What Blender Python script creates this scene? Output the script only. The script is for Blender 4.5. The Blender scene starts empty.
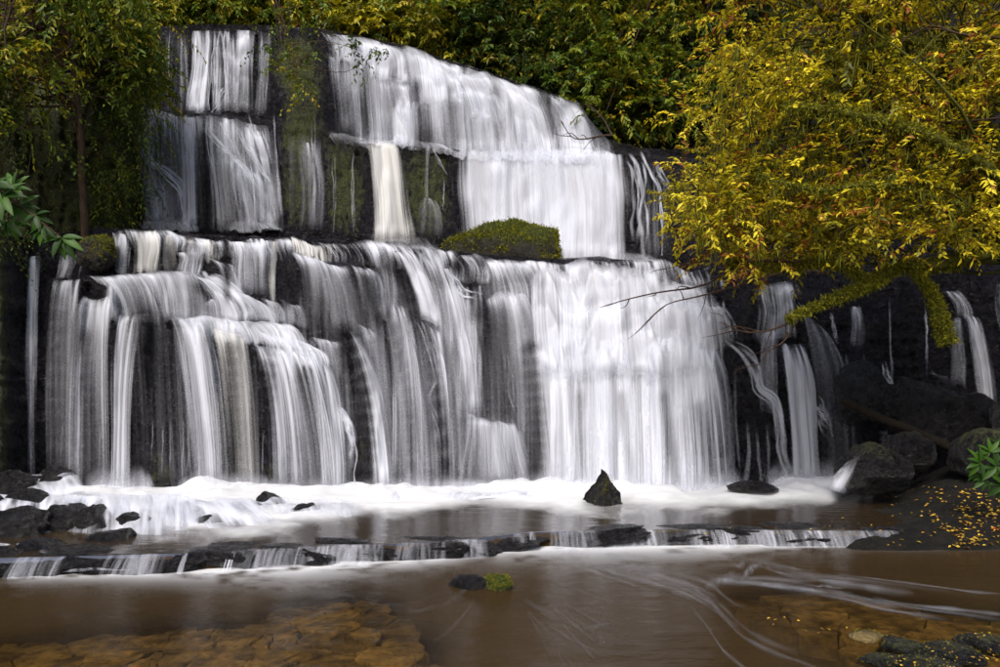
import bpy, math, random
import numpy as np

# ------------------------------------------------------------------ camera, sky, sun, exposure
sc = bpy.context.scene
FPX = 666.667          # focal length in pixels of the 1000 px wide photograph
HZ = 400.0             # row of the horizon in the photograph
CAMZ = 2.0
cam = bpy.data.cameras.new('camera'); cam.lens = 24; cam.sensor_width = 36
cam.shift_y = (HZ - 333.5) / 1000.0
cam.clip_end = 500
camo = bpy.data.objects.new('camera', cam); sc.collection.objects.link(camo)
camo.location = (0, 0, CAMZ); camo.rotation_euler = (math.radians(90), 0, 0)
sc.camera = camo

SUN_EL, SUN_AZ = 43.0, 196.0        # degrees; azimuth clockwise from +Y (straight ahead)
w = bpy.data.worlds.new('World'); sc.world = w; w.use_nodes = True
nt = w.node_tree
sky = nt.nodes.new('ShaderNodeTexSky'); sky.sky_type = 'NISHITA'; sky.sun_disc = False
sky.sun_elevation = math.radians(SUN_EL); sky.sun_rotation = math.radians(SUN_AZ)
sky.dust_density = 4.0; sky.air_density = 0.7; sky.ozone_density = 1.0
nt.links.new(sky.outputs[0], nt.nodes['Background'].inputs[0])
nt.nodes['Background'].inputs[1].default_value = 0.10
sl = bpy.data.lights.new('sun', 'SUN'); sl.energy = 1.5; sl.angle = math.radians(22); sl.color = (1.0, 0.965, 0.91)
so = bpy.data.objects.new('sun', sl); sc.collection.objects.link(so)
so.rotation_euler = (math.radians(90 - SUN_EL), 0, math.radians(-SUN_AZ + 180))
so.location = (0, -10, 40)
vs = sc.view_settings
vs.view_transform = 'Standard'; vs.look = 'None'; vs.gamma = 1; vs.use_curve_mapping = False
vs.exposure = 1.05
sc.cycles.transparent_max_bounces = 28
sc.cycles.max_bounces = 4
sc.cycles.use_denoising = True

rng = np.random.default_rng(7)
random.seed(7)
C = sc.collection

# ------------------------------------------------------------------ helpers
def P(px, py, Y):
    px, py, Y = np.broadcast_arrays(np.asarray(px, float), np.asarray(py, float), np.asarray(Y, float))
    return np.stack([(px - 500) / FPX * Y, Y, CAMZ + (HZ - py) / FPX * Y], -1)

def onz(px, py, z):
    """point of pixel (px,py) on the level z"""
    py = np.asarray(py, float)
    return P(px, py, (CAMZ - z) * FPX / (py - HZ))

def _h(x, y, z, seed):
    M = np.uint64(0xffffffff)
    v = (x.astype(np.int64).astype(np.uint64) * np.uint64(374761393) + y.astype(np.int64).astype(np.uint64) * np.uint64(668265263)
         + z.astype(np.int64).astype(np.uint64) * np.uint64(2246822519) + np.uint64(seed * 3266489917 + 12345)) & M
    v = ((v ^ (v >> np.uint64(13))) * np.uint64(1274126177)) & M
    v = ((v ^ (v >> np.uint64(16))) * np.uint64(2654435761)) & M
    v = v ^ (v >> np.uint64(15))
    return v.astype(np.float64) / 4294967295.0

def vn(x, y=0., z=0., seed=0):
    x, y, z = np.broadcast_arrays(np.asarray(x, float), np.asarray(y, float), np.asarray(z, float))
    xi, yi, zi = np.floor(x), np.floor(y), np.floor(z)
    fx, fy, fz = x - xi, y - yi, z - zi
    fx, fy, fz = [t * t * (3 - 2 * t) for t in (fx, fy, fz)]
    r = 0
    for a in (0, 1):
        for b in (0, 1):
            for c in (0, 1):
                r = r + _h(xi + a, yi + b, zi + c, seed) * (fx if a else 1 - fx) * (fy if b else 1 - fy) * (fz if c else 1 - fz)
    return r

def fbm(x, y=0., z=0., seed=0, oct=4, gain=.5):
    r, a, s = 0, 1., 0.
    x, y, z = np.asarray(x, float), np.asarray(y, float), np.asarray(z, float)
    for i in range(oct):
        r = r + a * vn(x, y, z, seed + i * 17); s += a; a *= gain
        x, y, z = x * 2.03 + 5.1, y * 2.03 + 3.7, z * 2.03 + 1.3
    return r / s

def sst(a, b, x):
    t = np.clip((x - a) / (b - a), 0, 1); return t * t * (3 - 2 * t)

def mesh(name, V, F, mat=None, parent=None, smooth=True, attrs=None, mats=None, midx=None):
    V = np.asarray(V, np.float32).reshape(-1, 3)
    me = bpy.data.meshes.new(name)
    if isinstance(F, np.ndarray):
        k = F.shape[1]; n = len(F)
        me.vertices.add(len(V)); me.vertices.foreach_set('co', V.ravel())
        me.loops.add(n * k); me.loops.foreach_set('vertex_index', F.astype(np.int32).ravel())
        me.polygons.add(n); me.polygons.foreach_set('loop_start', np.arange(0, n * k, k, dtype=np.int32))
        me.update(calc_edges=True)
    else:
        me.from_pydata([tuple(map(float, v)) for v in V], [], F); me.update()
    if smooth:
        me.polygons.foreach_set('use_smooth', np.ones(len(me.polygons), bool))
    for k, a in (attrs or {}).items():
        at = me.attributes.new(k, 'FLOAT', 'POINT'); at.data.foreach_set('value', np.asarray(a, np.float32).ravel())
    for m in (mats or [mat]):
        if m: me.materials.append(m)
    if midx is not None: me.polygons.foreach_set('material_index', np.asarray(midx, np.int32))
    o = bpy.data.objects.new(name, me); C.objects.link(o)
    if parent: o.parent = parent
    return o

def gridF(nr, nc):
    i = np.arange(nr * nc).reshape(nr, nc)
    return np.stack([i[:-1, :-1], i[1:, :-1], i[1:, 1:], i[:-1, 1:]], -1).reshape(-1, 4)

def empty(name, loc=(0, 0, 0)):
    o = bpy.data.objects.new(name, None); C.objects.link(o); o.location = loc; o.empty_display_size = .2
    return o

def tag(o, label=None, cat=None, group=None, kind=None):
    if label: o['label'] = label
    if cat: o['category'] = cat
    if group: o['group'] = group
    if kind: o['kind'] = kind
    return o

def adopt(child, root):
    """parent a mesh with world coordinates under an Empty that has a location"""
    child.parent = root
    child.location = -np.array(root.location)
    return child

def interp(line, x):
    l = np.array(line, float); return np.interp(x, l[:, 0], l[:, 1])

def poly(pts, t):
    """point on a polyline at arc fraction t"""
    pts = np.array(pts, float)
    d = np.r_[0, np.cumsum(np.linalg.norm(np.diff(pts, axis=0), axis=1))]
    d /= d[-1]
    return np.stack([np.interp(t, d, pts[:, k]) for k in range(pts.shape[1])], -1)

def smooth_path(pts, n):
    """Catmull-Rom through the points"""
    p = np.array(pts, float); p = np.vstack([2 * p[0] - p[1], p, 2 * p[-1] - p[-2]])
    m = len(p) - 3; t = np.linspace(0, m - 1e-6, n); i = t.astype(int); f = (t - i)[:, None]
    a, b, c, d = p[i], p[i + 1], p[i + 2], p[i + 3]
    return .5 * (2 * b + (c - a) * f + (2 * a - 5 * b + 4 * c - d) * f * f + (3 * b - a - 3 * c + d) * f ** 3)

def tube(path, rad, k=7):
    """verts, quads of a tapered tube"""
    p = np.asarray(path, float); n = len(p); rad = np.broadcast_to(np.asarray(rad, float), (n,))
    t = np.gradient(p, axis=0); t /= np.linalg.norm(t, axis=1)[:, None] + 1e-9
    up = np.where(np.abs(t[:, 2:3]) > .9, [[1., 0, 0]], [[0, 0, 1.]])
    a = np.cross(t, up); a /= np.linalg.norm(a, axis=1)[:, None] + 1e-9
    b = np.cross(t, a)
    th = np.linspace(0, 2 * np.pi, k, endpoint=False)
    V = p[:, None, :] + rad[:, None, None] * (np.cos(th)[None, :, None] * a[:, None, :] + np.sin(th)[None, :, None] * b[:, None, :])
    i = np.arange(n * k).reshape(n, k); j = np.roll(i, -1, 1)
    F = np.stack([i[:-1], j[:-1], j[1:], i[1:]], -1).reshape(-1, 4)
    return V.reshape(-1, 3), F

class Geo:
    def __init__(s): s.V, s.F, s.A, s.n = [], [], [], 0
    def add(s, V, F, A=None):
        V = np.asarray(V).reshape(-1, 3); s.V.append(V); s.F.append(F + s.n); s.n += len(V)
        s.A.append(np.full(len(V), .5) if A is None else np.broadcast_to(A, (len(V),)))
    def build(s, name, mat, parent=None, **k):
        if not s.V: return None
        return mesh(name, np.vstack(s.V), np.vstack(s.F), mat, parent, attrs={'tint': np.concatenate(s.A)}, **k)

# ------------------------------------------------------------------ materials
def new_mat(name):
    m = bpy.data.materials.new(name); m.use_nodes = True
    nt = m.node_tree; nt.nodes.clear()
    out = nt.nodes.new('ShaderNodeOutputMaterial')
    def N(t, **kw):
        n = nt.nodes.new('ShaderNode' + t)
        for k, v in kw.items():
            if k in n.inputs: n.inputs[k].default_value = v
            else: setattr(n, k, v)
        return n
    L = lambda a, b: nt.links.new(a, b)
    return m, N, L, out

def ramp(N, stops):
    r = N('ValToRGB'); e = r.color_ramp.elements
    while len(e) < len(stops): e.new(.5)
    for k, (p, c) in enumerate(stops):
        e[k].position = p; e[k].color = (*c, 1) if len(c) == 3 else c
    return r

def rock_mat(name, dark, light, rough=.38, moss=True, scale=1.0, bump=1.0, spec=.35, mosscol=((.007, .010, .002), (.10, .115, .010))):
    m, N, L, out = new_mat(name)
    geo = N('NewGeometry')
    n1 = N('TexNoise', Scale=2.2 * scale, Detail=9.0, Roughness=.65); L(geo.outputs['Position'], n1.inputs['Vector'])
    r1 = ramp(N, [(.40, dark), (.70, light)]); L(n1.outputs['Fac'], r1.inputs[0])
    n2 = N('TexNoise', Scale=6. * scale, Detail=9.0, Roughness=.68); L(geo.outputs['Position'], n2.inputs['Vector'])
    v = N('TexVoronoi', Scale=5. * scale); v.feature = 'DISTANCE_TO_EDGE'; 
    mp = N('Mapping'); mp.inputs['Scale'].default_value = (1, 1, 2.2)
    dist = N('VectorMath', operation='MULTIPLY_ADD'); dist.inputs[1].default_value = (.35,) * 3
    L(n1.outputs['Color'], dist.inputs[0]); L(geo.outputs['Position'], dist.inputs[2])
    L(dist.outputs[0], mp.inputs['Vector']); L(mp.outputs[0], v.inputs['Vector'])
    vr = ramp(N, [(0, (0, 0, 0)), (.06, (1, 1, 1))]); L(v.outputs['Distance'], vr.inputs[0])
    h = N('Math', operation='MULTIPLY_ADD'); h.inputs[1].default_value = .25
    L(vr.outputs[0], h.inputs[0]); L(n2.outputs['Fac'], h.inputs[2])
    bp = N('Bump', Strength=bump, Distance=.30 / scale); L(h.outputs[0], bp.inputs['Height'])
    b = N('BsdfPrincipled', Roughness=rough); b.inputs['IOR'].default_value = 1.45; b.inputs['Specular IOR Level'].default_value = spec
    rr = N('MapRange'); rr.inputs['To Min'].default_value = rough - .14; rr.inputs['To Max'].default_value = rough + .2
    L(n2.outputs['Fac'], rr.inputs['Value'])
    L(bp.outputs[0], b.inputs['Normal'])
    if moss:
        at = N('Attribute', attribute_name='moss')
        mp3 = N('Mapping'); mp3.inputs['Scale'].default_value = (1, 1, .4); L(geo.outputs['Position'], mp3.inputs['Vector'])
        n3 = N('TexNoise', Scale=8. * scale, Detail=8., Roughness=.75); L(mp3.outputs[0], n3.inputs['Vector'])
        mm = N('Math', operation='ADD'); L(at.outputs['Fac'], mm.inputs[0]); L(n3.outputs['Fac'], mm.inputs[1])
        mr = ramp(N, [(.93, (0, 0, 0)), (1.0, (1, 1, 1))])
        sb = N('MapRange'); sb.inputs['From Max'].default_value = 1.25; L(mm.outputs[0], sb.inputs['Value'])
        mr = ramp(N, [(.68, (0, 0, 0)), (.84, (1, 1, 1))]); L(sb.outputs[0], mr.inputs[0])
        n4 = N('TexNoise', Scale=30., Detail=4.); L(geo.outputs['Position'], n4.inputs['Vector'])
        mc = ramp(N, [(.35, mosscol[0]), (.7, mosscol[1])]); L(n4.outputs['Fac'], mc.inputs[0])
        mx = N('MixRGB'); L(mr.outputs[0], mx.inputs[0]); L(r1.outputs[0], mx.inputs[1]); L(mc.outputs[0], mx.inputs[2])
        L(mx.outputs[0], b.inputs['Base Color'])
        ra = N('MixRGB'); L(mr.outputs[0], ra.inputs[0]); L(rr.outputs[0], ra.inputs[1]); ra.inputs[2].default_value = (.85,) * 3 + (1,)
        L(ra.outputs[0], b.inputs['Roughness'])
    else:
        oi = N('ObjectInfo'); vr2 = N('MapRange'); vr2.inputs['To Min'].default_value = .55; vr2.inputs['To Max'].default_value = 1.25; L(oi.outputs['Random'], vr2.inputs['Value'])
        sc2 = N('VectorMath', operation='SCALE'); L(r1.outputs[0], sc2.inputs[0]); L(vr2.outputs[0], sc2.inputs['Scale'])
        L(sc2.outputs[0], b.inputs['Base Color']); L(rr.outputs[0], b.inputs['Roughness'])
    L(b.outputs[0], out.inputs[0])
    return m

def water_mat(name, col):
    """aerated falling water: white scattering sheet whose density thins between the strands"""
    m, N, L, out = new_mat(name)
    at = N('Attribute', attribute_name='cover')
    d = N('BsdfDiffuse', Color=(*col, 1)); t = N('BsdfTranslucent', Color=(*col, 1))
    mx = N('MixShader', Fac=.3); L(d.outputs[0], mx.inputs[1]); L(t.outputs[0], mx.inputs[2])
    tr = N('BsdfTransparent')
    m2 = N('MixShader'); L(at.outputs['Fac'], m2.inputs[0]); L(tr.outputs[0], m2.inputs[1]); L(mx.outputs[0], m2.inputs[2])
    L(m2.outputs[0], out.inputs[0])
    return m

def leaf_mat(name, stops, trans=.45, rough=.45):
    m, N, L, out = new_mat(name)
    at = N('Attribute', attribute_name='tint')
    r = ramp(N, stops); L(at.outputs['Fac'], r.inputs[0])
    b = N('BsdfPrincipled', Roughness=rough); L(r.outputs[0], b.inputs['Base Color']); b.inputs['Specular IOR Level'].default_value = .25
    t = N('BsdfTranslucent'); L(r.outputs[0], t.inputs['Color'])
    mx = N('MixShader', Fac=trans); L(b.outputs[0], mx.inputs[1]); L(t.outputs[0], mx.inputs[2])
    L(mx.outputs[0], out.inputs[0])
    return m

def bark_mat(name, dark, light, scale=1.):
    m, N, L, out = new_mat(name)
    geo = N('NewGeometry')
    mp = N('Mapping'); mp.inputs['Scale'].default_value = (1, 1, .25); L(geo.outputs['Position'], mp.inputs['Vector'])
    n = N('TexNoise', Scale=16. * scale, Detail=8., Roughness=.7); L(mp.outputs[0], n.inputs['Vector'])
    r = ramp(N, [(.3, dark), (.75, light)]); L(n.outputs['Fac'], r.inputs[0])
    bp = N('Bump', Strength=.8, Distance=.03); L(n.outputs['Fac'], bp.inputs['Height'])
    b = N('BsdfPrincipled', Roughness=.85); b.inputs['Specular IOR Level'].default_value = .15; L(r.outputs[0], b.inputs['Base Color']); L(bp.outputs[0], b.inputs['Normal'])
    L(b.outputs[0], out.inputs[0])
    return m

def pool_mat(name):
    m, N, L, out = new_mat(name)
    geo = N('NewGeometry')
    mp = N('Mapping'); mp.inputs['Scale'].default_value = (1., 2.2, 1); L(geo.outputs['Position'], mp.inputs['Vector'])
    n = N('TexNoise', Scale=2.2, Detail=4.); L(mp.outputs[0], n.inputs['Vector'])
    bp = N('Bump', Strength=.16, Distance=.08); L(n.outputs['Fac'], bp.inputs['Height'])
    fr0 = N('Fresnel', IOR=1.33); L(bp.outputs[0], fr0.inputs['Normal'])
    fr = N('Math', operation='MULTIPLY'); fr.inputs[1].default_value = .52; L(fr0.outputs[0], fr.inputs[0])
    gl = N('BsdfGlossy', Roughness=.16); L(bp.outputs[0], gl.inputs['Normal'])
    tr = N('BsdfTransparent', Color=(.86, .74, .52, 1))
    silt = N('BsdfDiffuse', Color=(.046, .029, .0125, 1))
    mk = N('Attribute', attribute_name='murk')
    m0 = N('MixShader'); L(mk.outputs['Fac'], m0.inputs[0]); L(tr.outputs[0], m0.inputs[1]); L(silt.outputs[0], m0.inputs[2])
    m1 = N('MixShader'); L(fr.outputs[0], m1.inputs[0]); L(m0.outputs[0], m1.inputs[1]); L(gl.outputs[0], m1.inputs[2])
    fo = N('Attribute', attribute_name='foam')
    fd = N('BsdfDiffuse', Color=(.64, .65, .66, 1))
    m2 = N('MixShader'); L(fo.outputs['Fac'], m2.inputs[0]); L(m1.outputs[0], m2.inputs[1]); L(fd.outputs[0], m2.inputs[2])
    L(m2.outputs[0], out.inputs[0])
    return m

M_ROCK = rock_mat('wet_basalt', (.004, .0034, .0055), (.020, .017, .024), rough=.24, spec=.5)
M_BOULDER = rock_mat('wet_boulder', (.005, .0045, .005), (.024, .021, .022), rough=.24, scale=1.6, spec=.6)
M_MOSSY = rock_mat('mossy_boulder', (.012, .010, .008), (.05, .042, .03), rough=.6, scale=2., mosscol=((.018, .03, .003), (.12, .14, .008)))
M_SLAB = rock_mat('stream_slab', (.07, .050, .020), (.36, .26, .105), rough=.5, moss=False, scale=2.5, bump=.7)
M_BED = rock_mat('stream_bed', (.035, .021, .008), (.16, .095, .033), rough=.6, moss=False, scale=1.5)
M_SOIL = rock_mat('forest_soil', (.004, .004, .003), (.022, .018, .01), rough=.9, moss=True)
M_WATER = water_mat('falling_water', (.69, .715, .785))
M_CREAM = water_mat('peaty_falling_water', (.70, .70, .685))
M_POOL = pool_mat('pool_water')
M_BARK = bark_mat('bark', (.018, .012, .008), (.10, .065, .04))
M_LOG = bark_mat('wet_dark_bark', (.004, .003, .002), (.016, .012, .007))
M_TWIG = bark_mat('twig_bark', (.02, .012, .008), (.09, .055, .035), 3.)
M_MOSSBARK = bark_mat('mossy_bark', (.02, .022, .004), (.12, .12, .012), 2.)
G_GREEN = [(0, (.018, .042, .004)), (.45, (.07, .125, .008)), (.8, (.20, .225, .012)), (1, (.42, .32, .015))]
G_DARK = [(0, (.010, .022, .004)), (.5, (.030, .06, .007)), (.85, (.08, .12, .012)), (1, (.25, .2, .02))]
G_YEL = [(0, (.06, .08, .006)), (.35, (.19, .185, .008)), (.7, (.58, .48, .014)), (.92, (.80, .65, .03)), (1, (.30, .10, .015))]
M_LEAFG = leaf_mat('green_leaf', G_GREEN, .32)
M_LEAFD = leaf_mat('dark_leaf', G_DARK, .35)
M_LEAFY = leaf_mat('yellow_leaf', G_YEL, .35)
M_LEAFB = leaf_mat('broad_leaf', [(0, (.012, .04, .004)), (1, (.05, .125, .009))], .4, .45)
M_MOSS = leaf_mat('moss', [(0, (.035, .042, .003)), (.6, (.15, .15, .008)), (1, (.32, .30, .012))], .3, .8)
M_LITTER = leaf_mat('fallen_leaf', [(0, (.10, .05, .02)), (.5, (.42, .25, .03)), (.8, (.6, .42, .05)), (1, (.45, .09, .02))], .15, .5)

# ------------------------------------------------------------------ rock relief (depth of the cliff for every direction)
GX = np.arange(-300, 1301, 2.0); GY = np.arange(-30, 531, 2.0)
gx, gy = np.meshgrid(GX, GY)
LIP = [(-300, 215), (0, 226), (25, 242), (45, 242), (60, 233), (110, 228), (180, 233), (250, 237), (330, 240), (400, 247), (480, 254), (540, 260),
       (600, 258), (660, 262), (720, 268), (800, 272), (1000, 264), (1300, 250)]
CREST = [(-300, 20), (0, 55), (100, 98), (130, 104), (150, 60), (160, 27), (200, 24), (260, 25), (320, 28), (400, 44), (460, 64), (530, 85), (580, 105), (604, 138),
         (640, 148), (700, 150), (1000, 120), (1300, 60)]
MID = [(-300, 110), (130, 107), (200, 111), (280, 123), (330, 131), (370, 141), (455, 148), (620, 151), (660, 158), (1300, 165)]
lip, crest, mid = interp(LIP, GX)[None], interp(CREST, GX)[None], interp(MID, GX)[None]

def rocknoise(Xw, Zw, seed, vert=False):
    bl = fbm(Xw * 1.1, Zw * .8, 0, seed, 4) - .5
    st = np.abs(fbm(Xw * .8, Zw * 3.2, 0, seed + 5, 3) - .5)
    if vert: st = .35 * st + .75 * np.abs(fbm(Xw * 3.4, Zw * .55, 0, seed + 6, 4) - .5)
    fi = fbm(Xw * 5, Zw * 4, 0, seed + 9, 3) - .5
    cr = np.abs(vn(Xw * 2.3 + fbm(Xw, Zw * .6, 0, seed + 3, 2) * 2, Zw * .7, 0, seed + 11) - .5)
    f2 = np.abs(fbm(Xw * 9, Zw * 7, 0, seed + 21, 3) - .5)
    return .42 * bl + .45 * st + .16 * fi + .22 * cr + .16 * f2

# lower cliff
t = np.clip((gy - lip) / (492 - lip), -.2, 1.1)
YL = 15.25 - 1.55 * np.clip(t, 0, 1.1)
side = interp([(-300, -5.0), (0, -1.2), (30, -.25), (60, 0), (720, 0), (760, .25), (860, .3), (900, .1), (1000, -.6), (1300, -5)], GX)[None]
YL = YL + side
YL = YL + rocknoise((gx - 500) / FPX * 14.5, (400 - gy) / FPX * 14.5, 1)
# upper cliff
YU = np.where(gy < mid, 19.3 - .5 * np.clip((gy - crest) / (mid - crest + 1), -.2, 1), 18.2 - .5 * np.clip((gy - mid) / (250 - mid), 0, 1.2))
YU = YU - .25 * sst(-3, 3, gy - mid)
YU = YU + interp([(-300, -6), (0, -1.9), (80, -1.3), (125, -.7), (145, 0), (640, 0), (700, .6), (1000, -2), (1300, -7)], GX)[None]
YU = YU + 1.15 * rocknoise((gx - 500) / FPX * 18, (400 - gy) / FPX * 18, 40, True)

def samp(G, px, py):
    fx = np.clip((px - GX[0]) / 2, 0, len(GX) - 1.001); fy = np.clip((py - GY[0]) / 2, 0, len(GY) - 1.001)
    i, j = fy.astype(int), fx.astype(int); a, b = fy - i, fx - j
    return (G[i, j] * (1 - a) * (1 - b) + G[i + 1, j] * a * (1 - b) + G[i, j + 1] * (1 - a) * b + G[i + 1, j + 1] * a * b)

# ------------------------------------------------------------------ water veils: authored lip and landing of each
# (lip points, landing points, density top/mid/bottom, options)
LOW, UPP, RIG = [], [], []
def D(lst, T, B, a, **k): lst.append((T, B, a, k))

# --- upper fall, left column
D(UPP, [(190, 26), (214, 25)], [(187, 112), (211, 112)], (.95, .9, .9), out=.12, pz=1.2, con=.6)
D(UPP, [(210, 25), (236, 26)], [(207, 112), (236, 113)], (.9, .75, .7), out=.05, pz=1.2, con=1.2, steps=4)
D(UPP, [(234, 26), (258, 28)], [(231, 112), (254, 115)], (.95, .85, .7), out=.12, pz=1.2, con=.9, steps=4)
D(UPP, [(166, 30), (190, 28)], [(162, 108), (190, 110)], (.4, .3, .25), out=0, pz=1.2, con=1.5)
D(UPP, [(256, 28), (275, 30)], [(252, 114), (270, 116)], (.5, .35, .3), out=0, pz=1.2, con=1.5)
# left, second step
D(UPP, [(131, 107), (176, 110)], [(138, 228), (186, 228)], (.95, .7, .6), out=.1, pz=1.3, con=1.3)
D(UPP, [(176, 111), (194, 113)], [(181, 229), (199, 229)], (.85, .6, .6), out=.15, pz=1.3, con=1.)
D(UPP, [(196, 113), (236, 120)], [(222, 228), (262, 228)], (.9, .72, .6), out=.15, pz=1.25, con=1.2, steps=3)
D(UPP, [(234, 119), (262, 124)], [(252, 228), (284, 229)], (.8, .6, .55), out=.1, pz=1.25, con=1.3, steps=4)
D(UPP, [(224, 158), (262, 176)], [(234, 229), (283, 229)], (.8, .6, .6), out=.18, pz=1.4, con=1., steps=3)
D(UPP, [(262, 126), (286, 128)], [(266, 225), (292, 226)], (.35, .18, .1), out=0, pz=1.2, con=1.6)
D(UPP, [(146, 216), (184, 218)], [(134, 231), (200, 231)], (.5, .8, .95), out=.25, pz=1.3, con=.4)
D(UPP, [(232, 218), (270, 218)], [(222, 231), (288, 231)], (.3, .6, .8), out=.2, pz=1.3, con=.7)
D(UPP, [(302, 138), (322, 140)], [(304, 228), (330, 232)], (.9, .6, .4), out=.15, pz=1.3, con=1.)
# upper crest slope
D(UPP, [(318, 29), (352, 33)], [(326, 60), (366, 66)], (.7, .8, .7), out=.15, con=1., pz=1.3)
D(UPP, [(324, 58), (368, 62)], [(330, 131), (368, 134)], (.9, .75, .6), out=.12, con=.8, pz=1.4, steps=2)
D(UPP, [(344, 32), (402, 46)], [(352, 76), (416, 84)], (.9, .95, .85), out=.12, con=.5, pz=1.5, steps=2)
D(UPP, [(366, 66), (412, 76)], [(368, 146), (424, 147)], (.95, .85, .75), out=.15, con=.7, pz=1.5, steps=3)
D(UPP, [(396, 44), (458, 63)], [(404, 104), (470, 106)], (.9, .9, .75), out=.10, con=.6, pz=1.5, steps=3)
D(UPP, [(408, 70), (440, 74)], [(408, 112), (448, 114)], (.95, .8, .6), out=.16, con=.7, pz=1.7, steps=2)
D(UPP, [(392, 98), (424, 100)], [(388, 147), (430, 147)], (.95, .9, .8), out=.2, con=.6, pz=1.6)
D(UPP, [(424, 92), (462, 92)], [(426, 147), (470, 152)], (.9, .7, .6), out=.15, con=.9, pz=1.6, steps=2)
D(UPP, [(438, 62), (490, 76)], [(458, 120), (512, 124)], (.95, .9, .7), out=.1, con=.6, pz=1.5, steps=3)
D(UPP, [(456, 88), (496, 92)], [(456, 158), (520, 160)], (.9, .75, .7), out=.16, con=.8, pz=1.6, steps=2)
D(UPP, [(484, 73), (534, 87)], [(512, 161), (562, 162)], (.98, .9, .85), out=.12, con=.5, pz=1.5, steps=3)
D(UPP, [(528, 85), (584, 107)], [(554, 162), (606, 162)], (.98, .9, .85), out=.12, con=.5, pz=1.5, steps=2)
D(UPP, [(578, 105), (603, 134)], [(596, 162), (618, 162)], (.7, .7, .7), out=.06, con=.8, pz=1.3)
D(UPP, [(326, 131), (372, 138)], [(332, 142), (376, 152)], (.9, .8, .4), out=.12, con=.5, pz=1.5)
D(UPP, [(322, 31), (400, 46), (460, 66), (530, 87), (584, 109), (602, 133)], [(330, 140), (400, 147), (460, 158), (530, 162), (592, 162), (616, 162)], (.85, .8, .8), out=.0, pz=1.4, con=.8, off=.02, endf=.1)
D(UPP, [(450, 70), (530, 92), (584, 114)], [(470, 156), (545, 162), (604, 162)], (.5, .55, .6), out=.0, pz=1.4, con=1., off=.1, endf=.1)
# the left second step under its separate veils
D(UPP, [(130, 107), (200, 112), (280, 124)], [(136, 230), (210, 230), (288, 231)], (.7, .45, .4), out=.0, pz=1.25, con=1.5, off=.03)
D(UPP, [(286, 126), (330, 132)], [(288, 230), (334, 232)], (.45, .3, .25), out=.0, pz=1.2, con=1.8, off=.03)
# middle curtain
D(UPP, [(364, 140), (403, 143)], [(366, 242), (417, 243)], (.98, .93, .85), out=.25, pz=1.6, con=.45, cream=True)
D(UPP, [(378, 138), (456, 148)], [(396, 144), (456, 152)], (.95, .9, .5), out=.1, pz=1.5, con=.4)
D(UPP, [(424, 143), (431, 143)], [(424, 200), (431, 200)], (.8, .7, .7), out=.03, pz=1.2, con=.6)
D(UPP, [(423, 196), (433, 196)], [(415, 236), (444, 236)], (.9, .55, .4), out=.12, pz=1.8, con=1.)
D(UPP, [(450, 146), (540, 149), (628, 151)], [(452, 260), (545, 261), (638, 262)], (.99, .93, .94), out=.3, pz=1.5, con=.32, endf=.1)
D(UPP, [(470, 147), (620, 150)], [(474, 260), (628, 261)], (.8, .5, .6), out=.0, pz=1.5, con=.9, off=.12)
D(UPP, [(370, 232), (425, 234)], [(360, 249), (440, 250)], (.0, .6, .95), out=.3, pz=1.2, con=.3)
D(UPP, [(560, 246), (640, 250)], [(555, 264), (665, 266)], (.0, .6, .9), out=.3, pz=1.2, con=.3)
D(UPP, [(636, 152), (664, 162)], [(640, 256), (672, 258)], (.45, .3, .25), out=.05, pz=1.3, con=1.6)
# --- lower fall, left
D(LOW, [(26, 243), (43, 243)], [(23, 482), (35, 482)], (.9, .6, .5), out=.05, pz=1.1, con=.5)
D(LOW, [(60, 252), (88, 250)], [(50, 282), (86, 278)], (.6, .5, .35), out=.05, pz=1.3, con=1.5)
D(LOW, [(48, 278), (86, 276)], [(42, 478), (78, 480)], (.85, .40, .25), out=.25, pz=1.8, con=.9)
D(LOW, [(112, 233), (130, 233)], [(113, 273), (130, 273)], (.75, .6, .55), out=.08, pz=1.4, con=.9)
D(LOW, [(129, 233), (163, 231)], [(129, 274), (163, 274)], (.95, .85, .85), out=.15, pz=1.4, con=.6, cream=True)
D(LOW, [(162, 232), (178, 233)], [(162, 274), (178, 274)], (.7, .55, .5), out=.06, pz=1.4, con=1., cream=True)
D(LOW, [(175, 249), (203, 251)], [(175, 274), (206, 275)], (.95, .75, .7), out=.15, pz=1.6, con=.8)
D(LOW, [(176, 236), (228, 240)], [(178, 256), (230, 258)], (.8, .6, .4), out=.05, pz=1.3, con=1.5)
D(LOW, [(84, 272), (205, 270)], [(112, 322), (214, 322)], (.97, .75, .65), out=.3, pz=1.6, con=.7, steps=1)
D(LOW, [(78, 296), (116, 293)], [(60, 492), (112, 492)], (.97, .72, .5), out=.35, pz=1.9, con=.7)
D(LOW, [(104, 285), (120, 283)], [(106, 322), (124, 322)], (.9, .6, .5), out=.15, pz=1.7, con=.6)
D(LOW, [(112, 320), (150, 311)], [(110, 494), (134, 494)], (.95, .8, .8), out=.3, pz=1.8, con=.7)
D(LOW, [(126, 314), (166, 316)], [(130, 480), (176, 485)], (.7, .18, .10), out=.3, pz=2., con=1.2)
D(LOW, [(158, 315), (206, 320)], [(188, 496), (228, 496)], (.97, .85, .75), out=.3, pz=1.8, con=.8)
D(LOW, [(198, 322), (250, 332)], [(222, 496), (264, 496)], (.95, .6, .5), out=.3, pz=1.8, con=1., cream=True)
D(LOW, [(184, 237), (224, 240)], [(187, 261), (224, 263)], (.85, .7, .4), out=.08, pz=1.3, con=1.4, cream=True)
D(LOW, [(226, 239), (269, 240)], [(230, 294), (275, 296)], (.95, .75, .45), out=.15, pz=1.5, con=.8)
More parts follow.
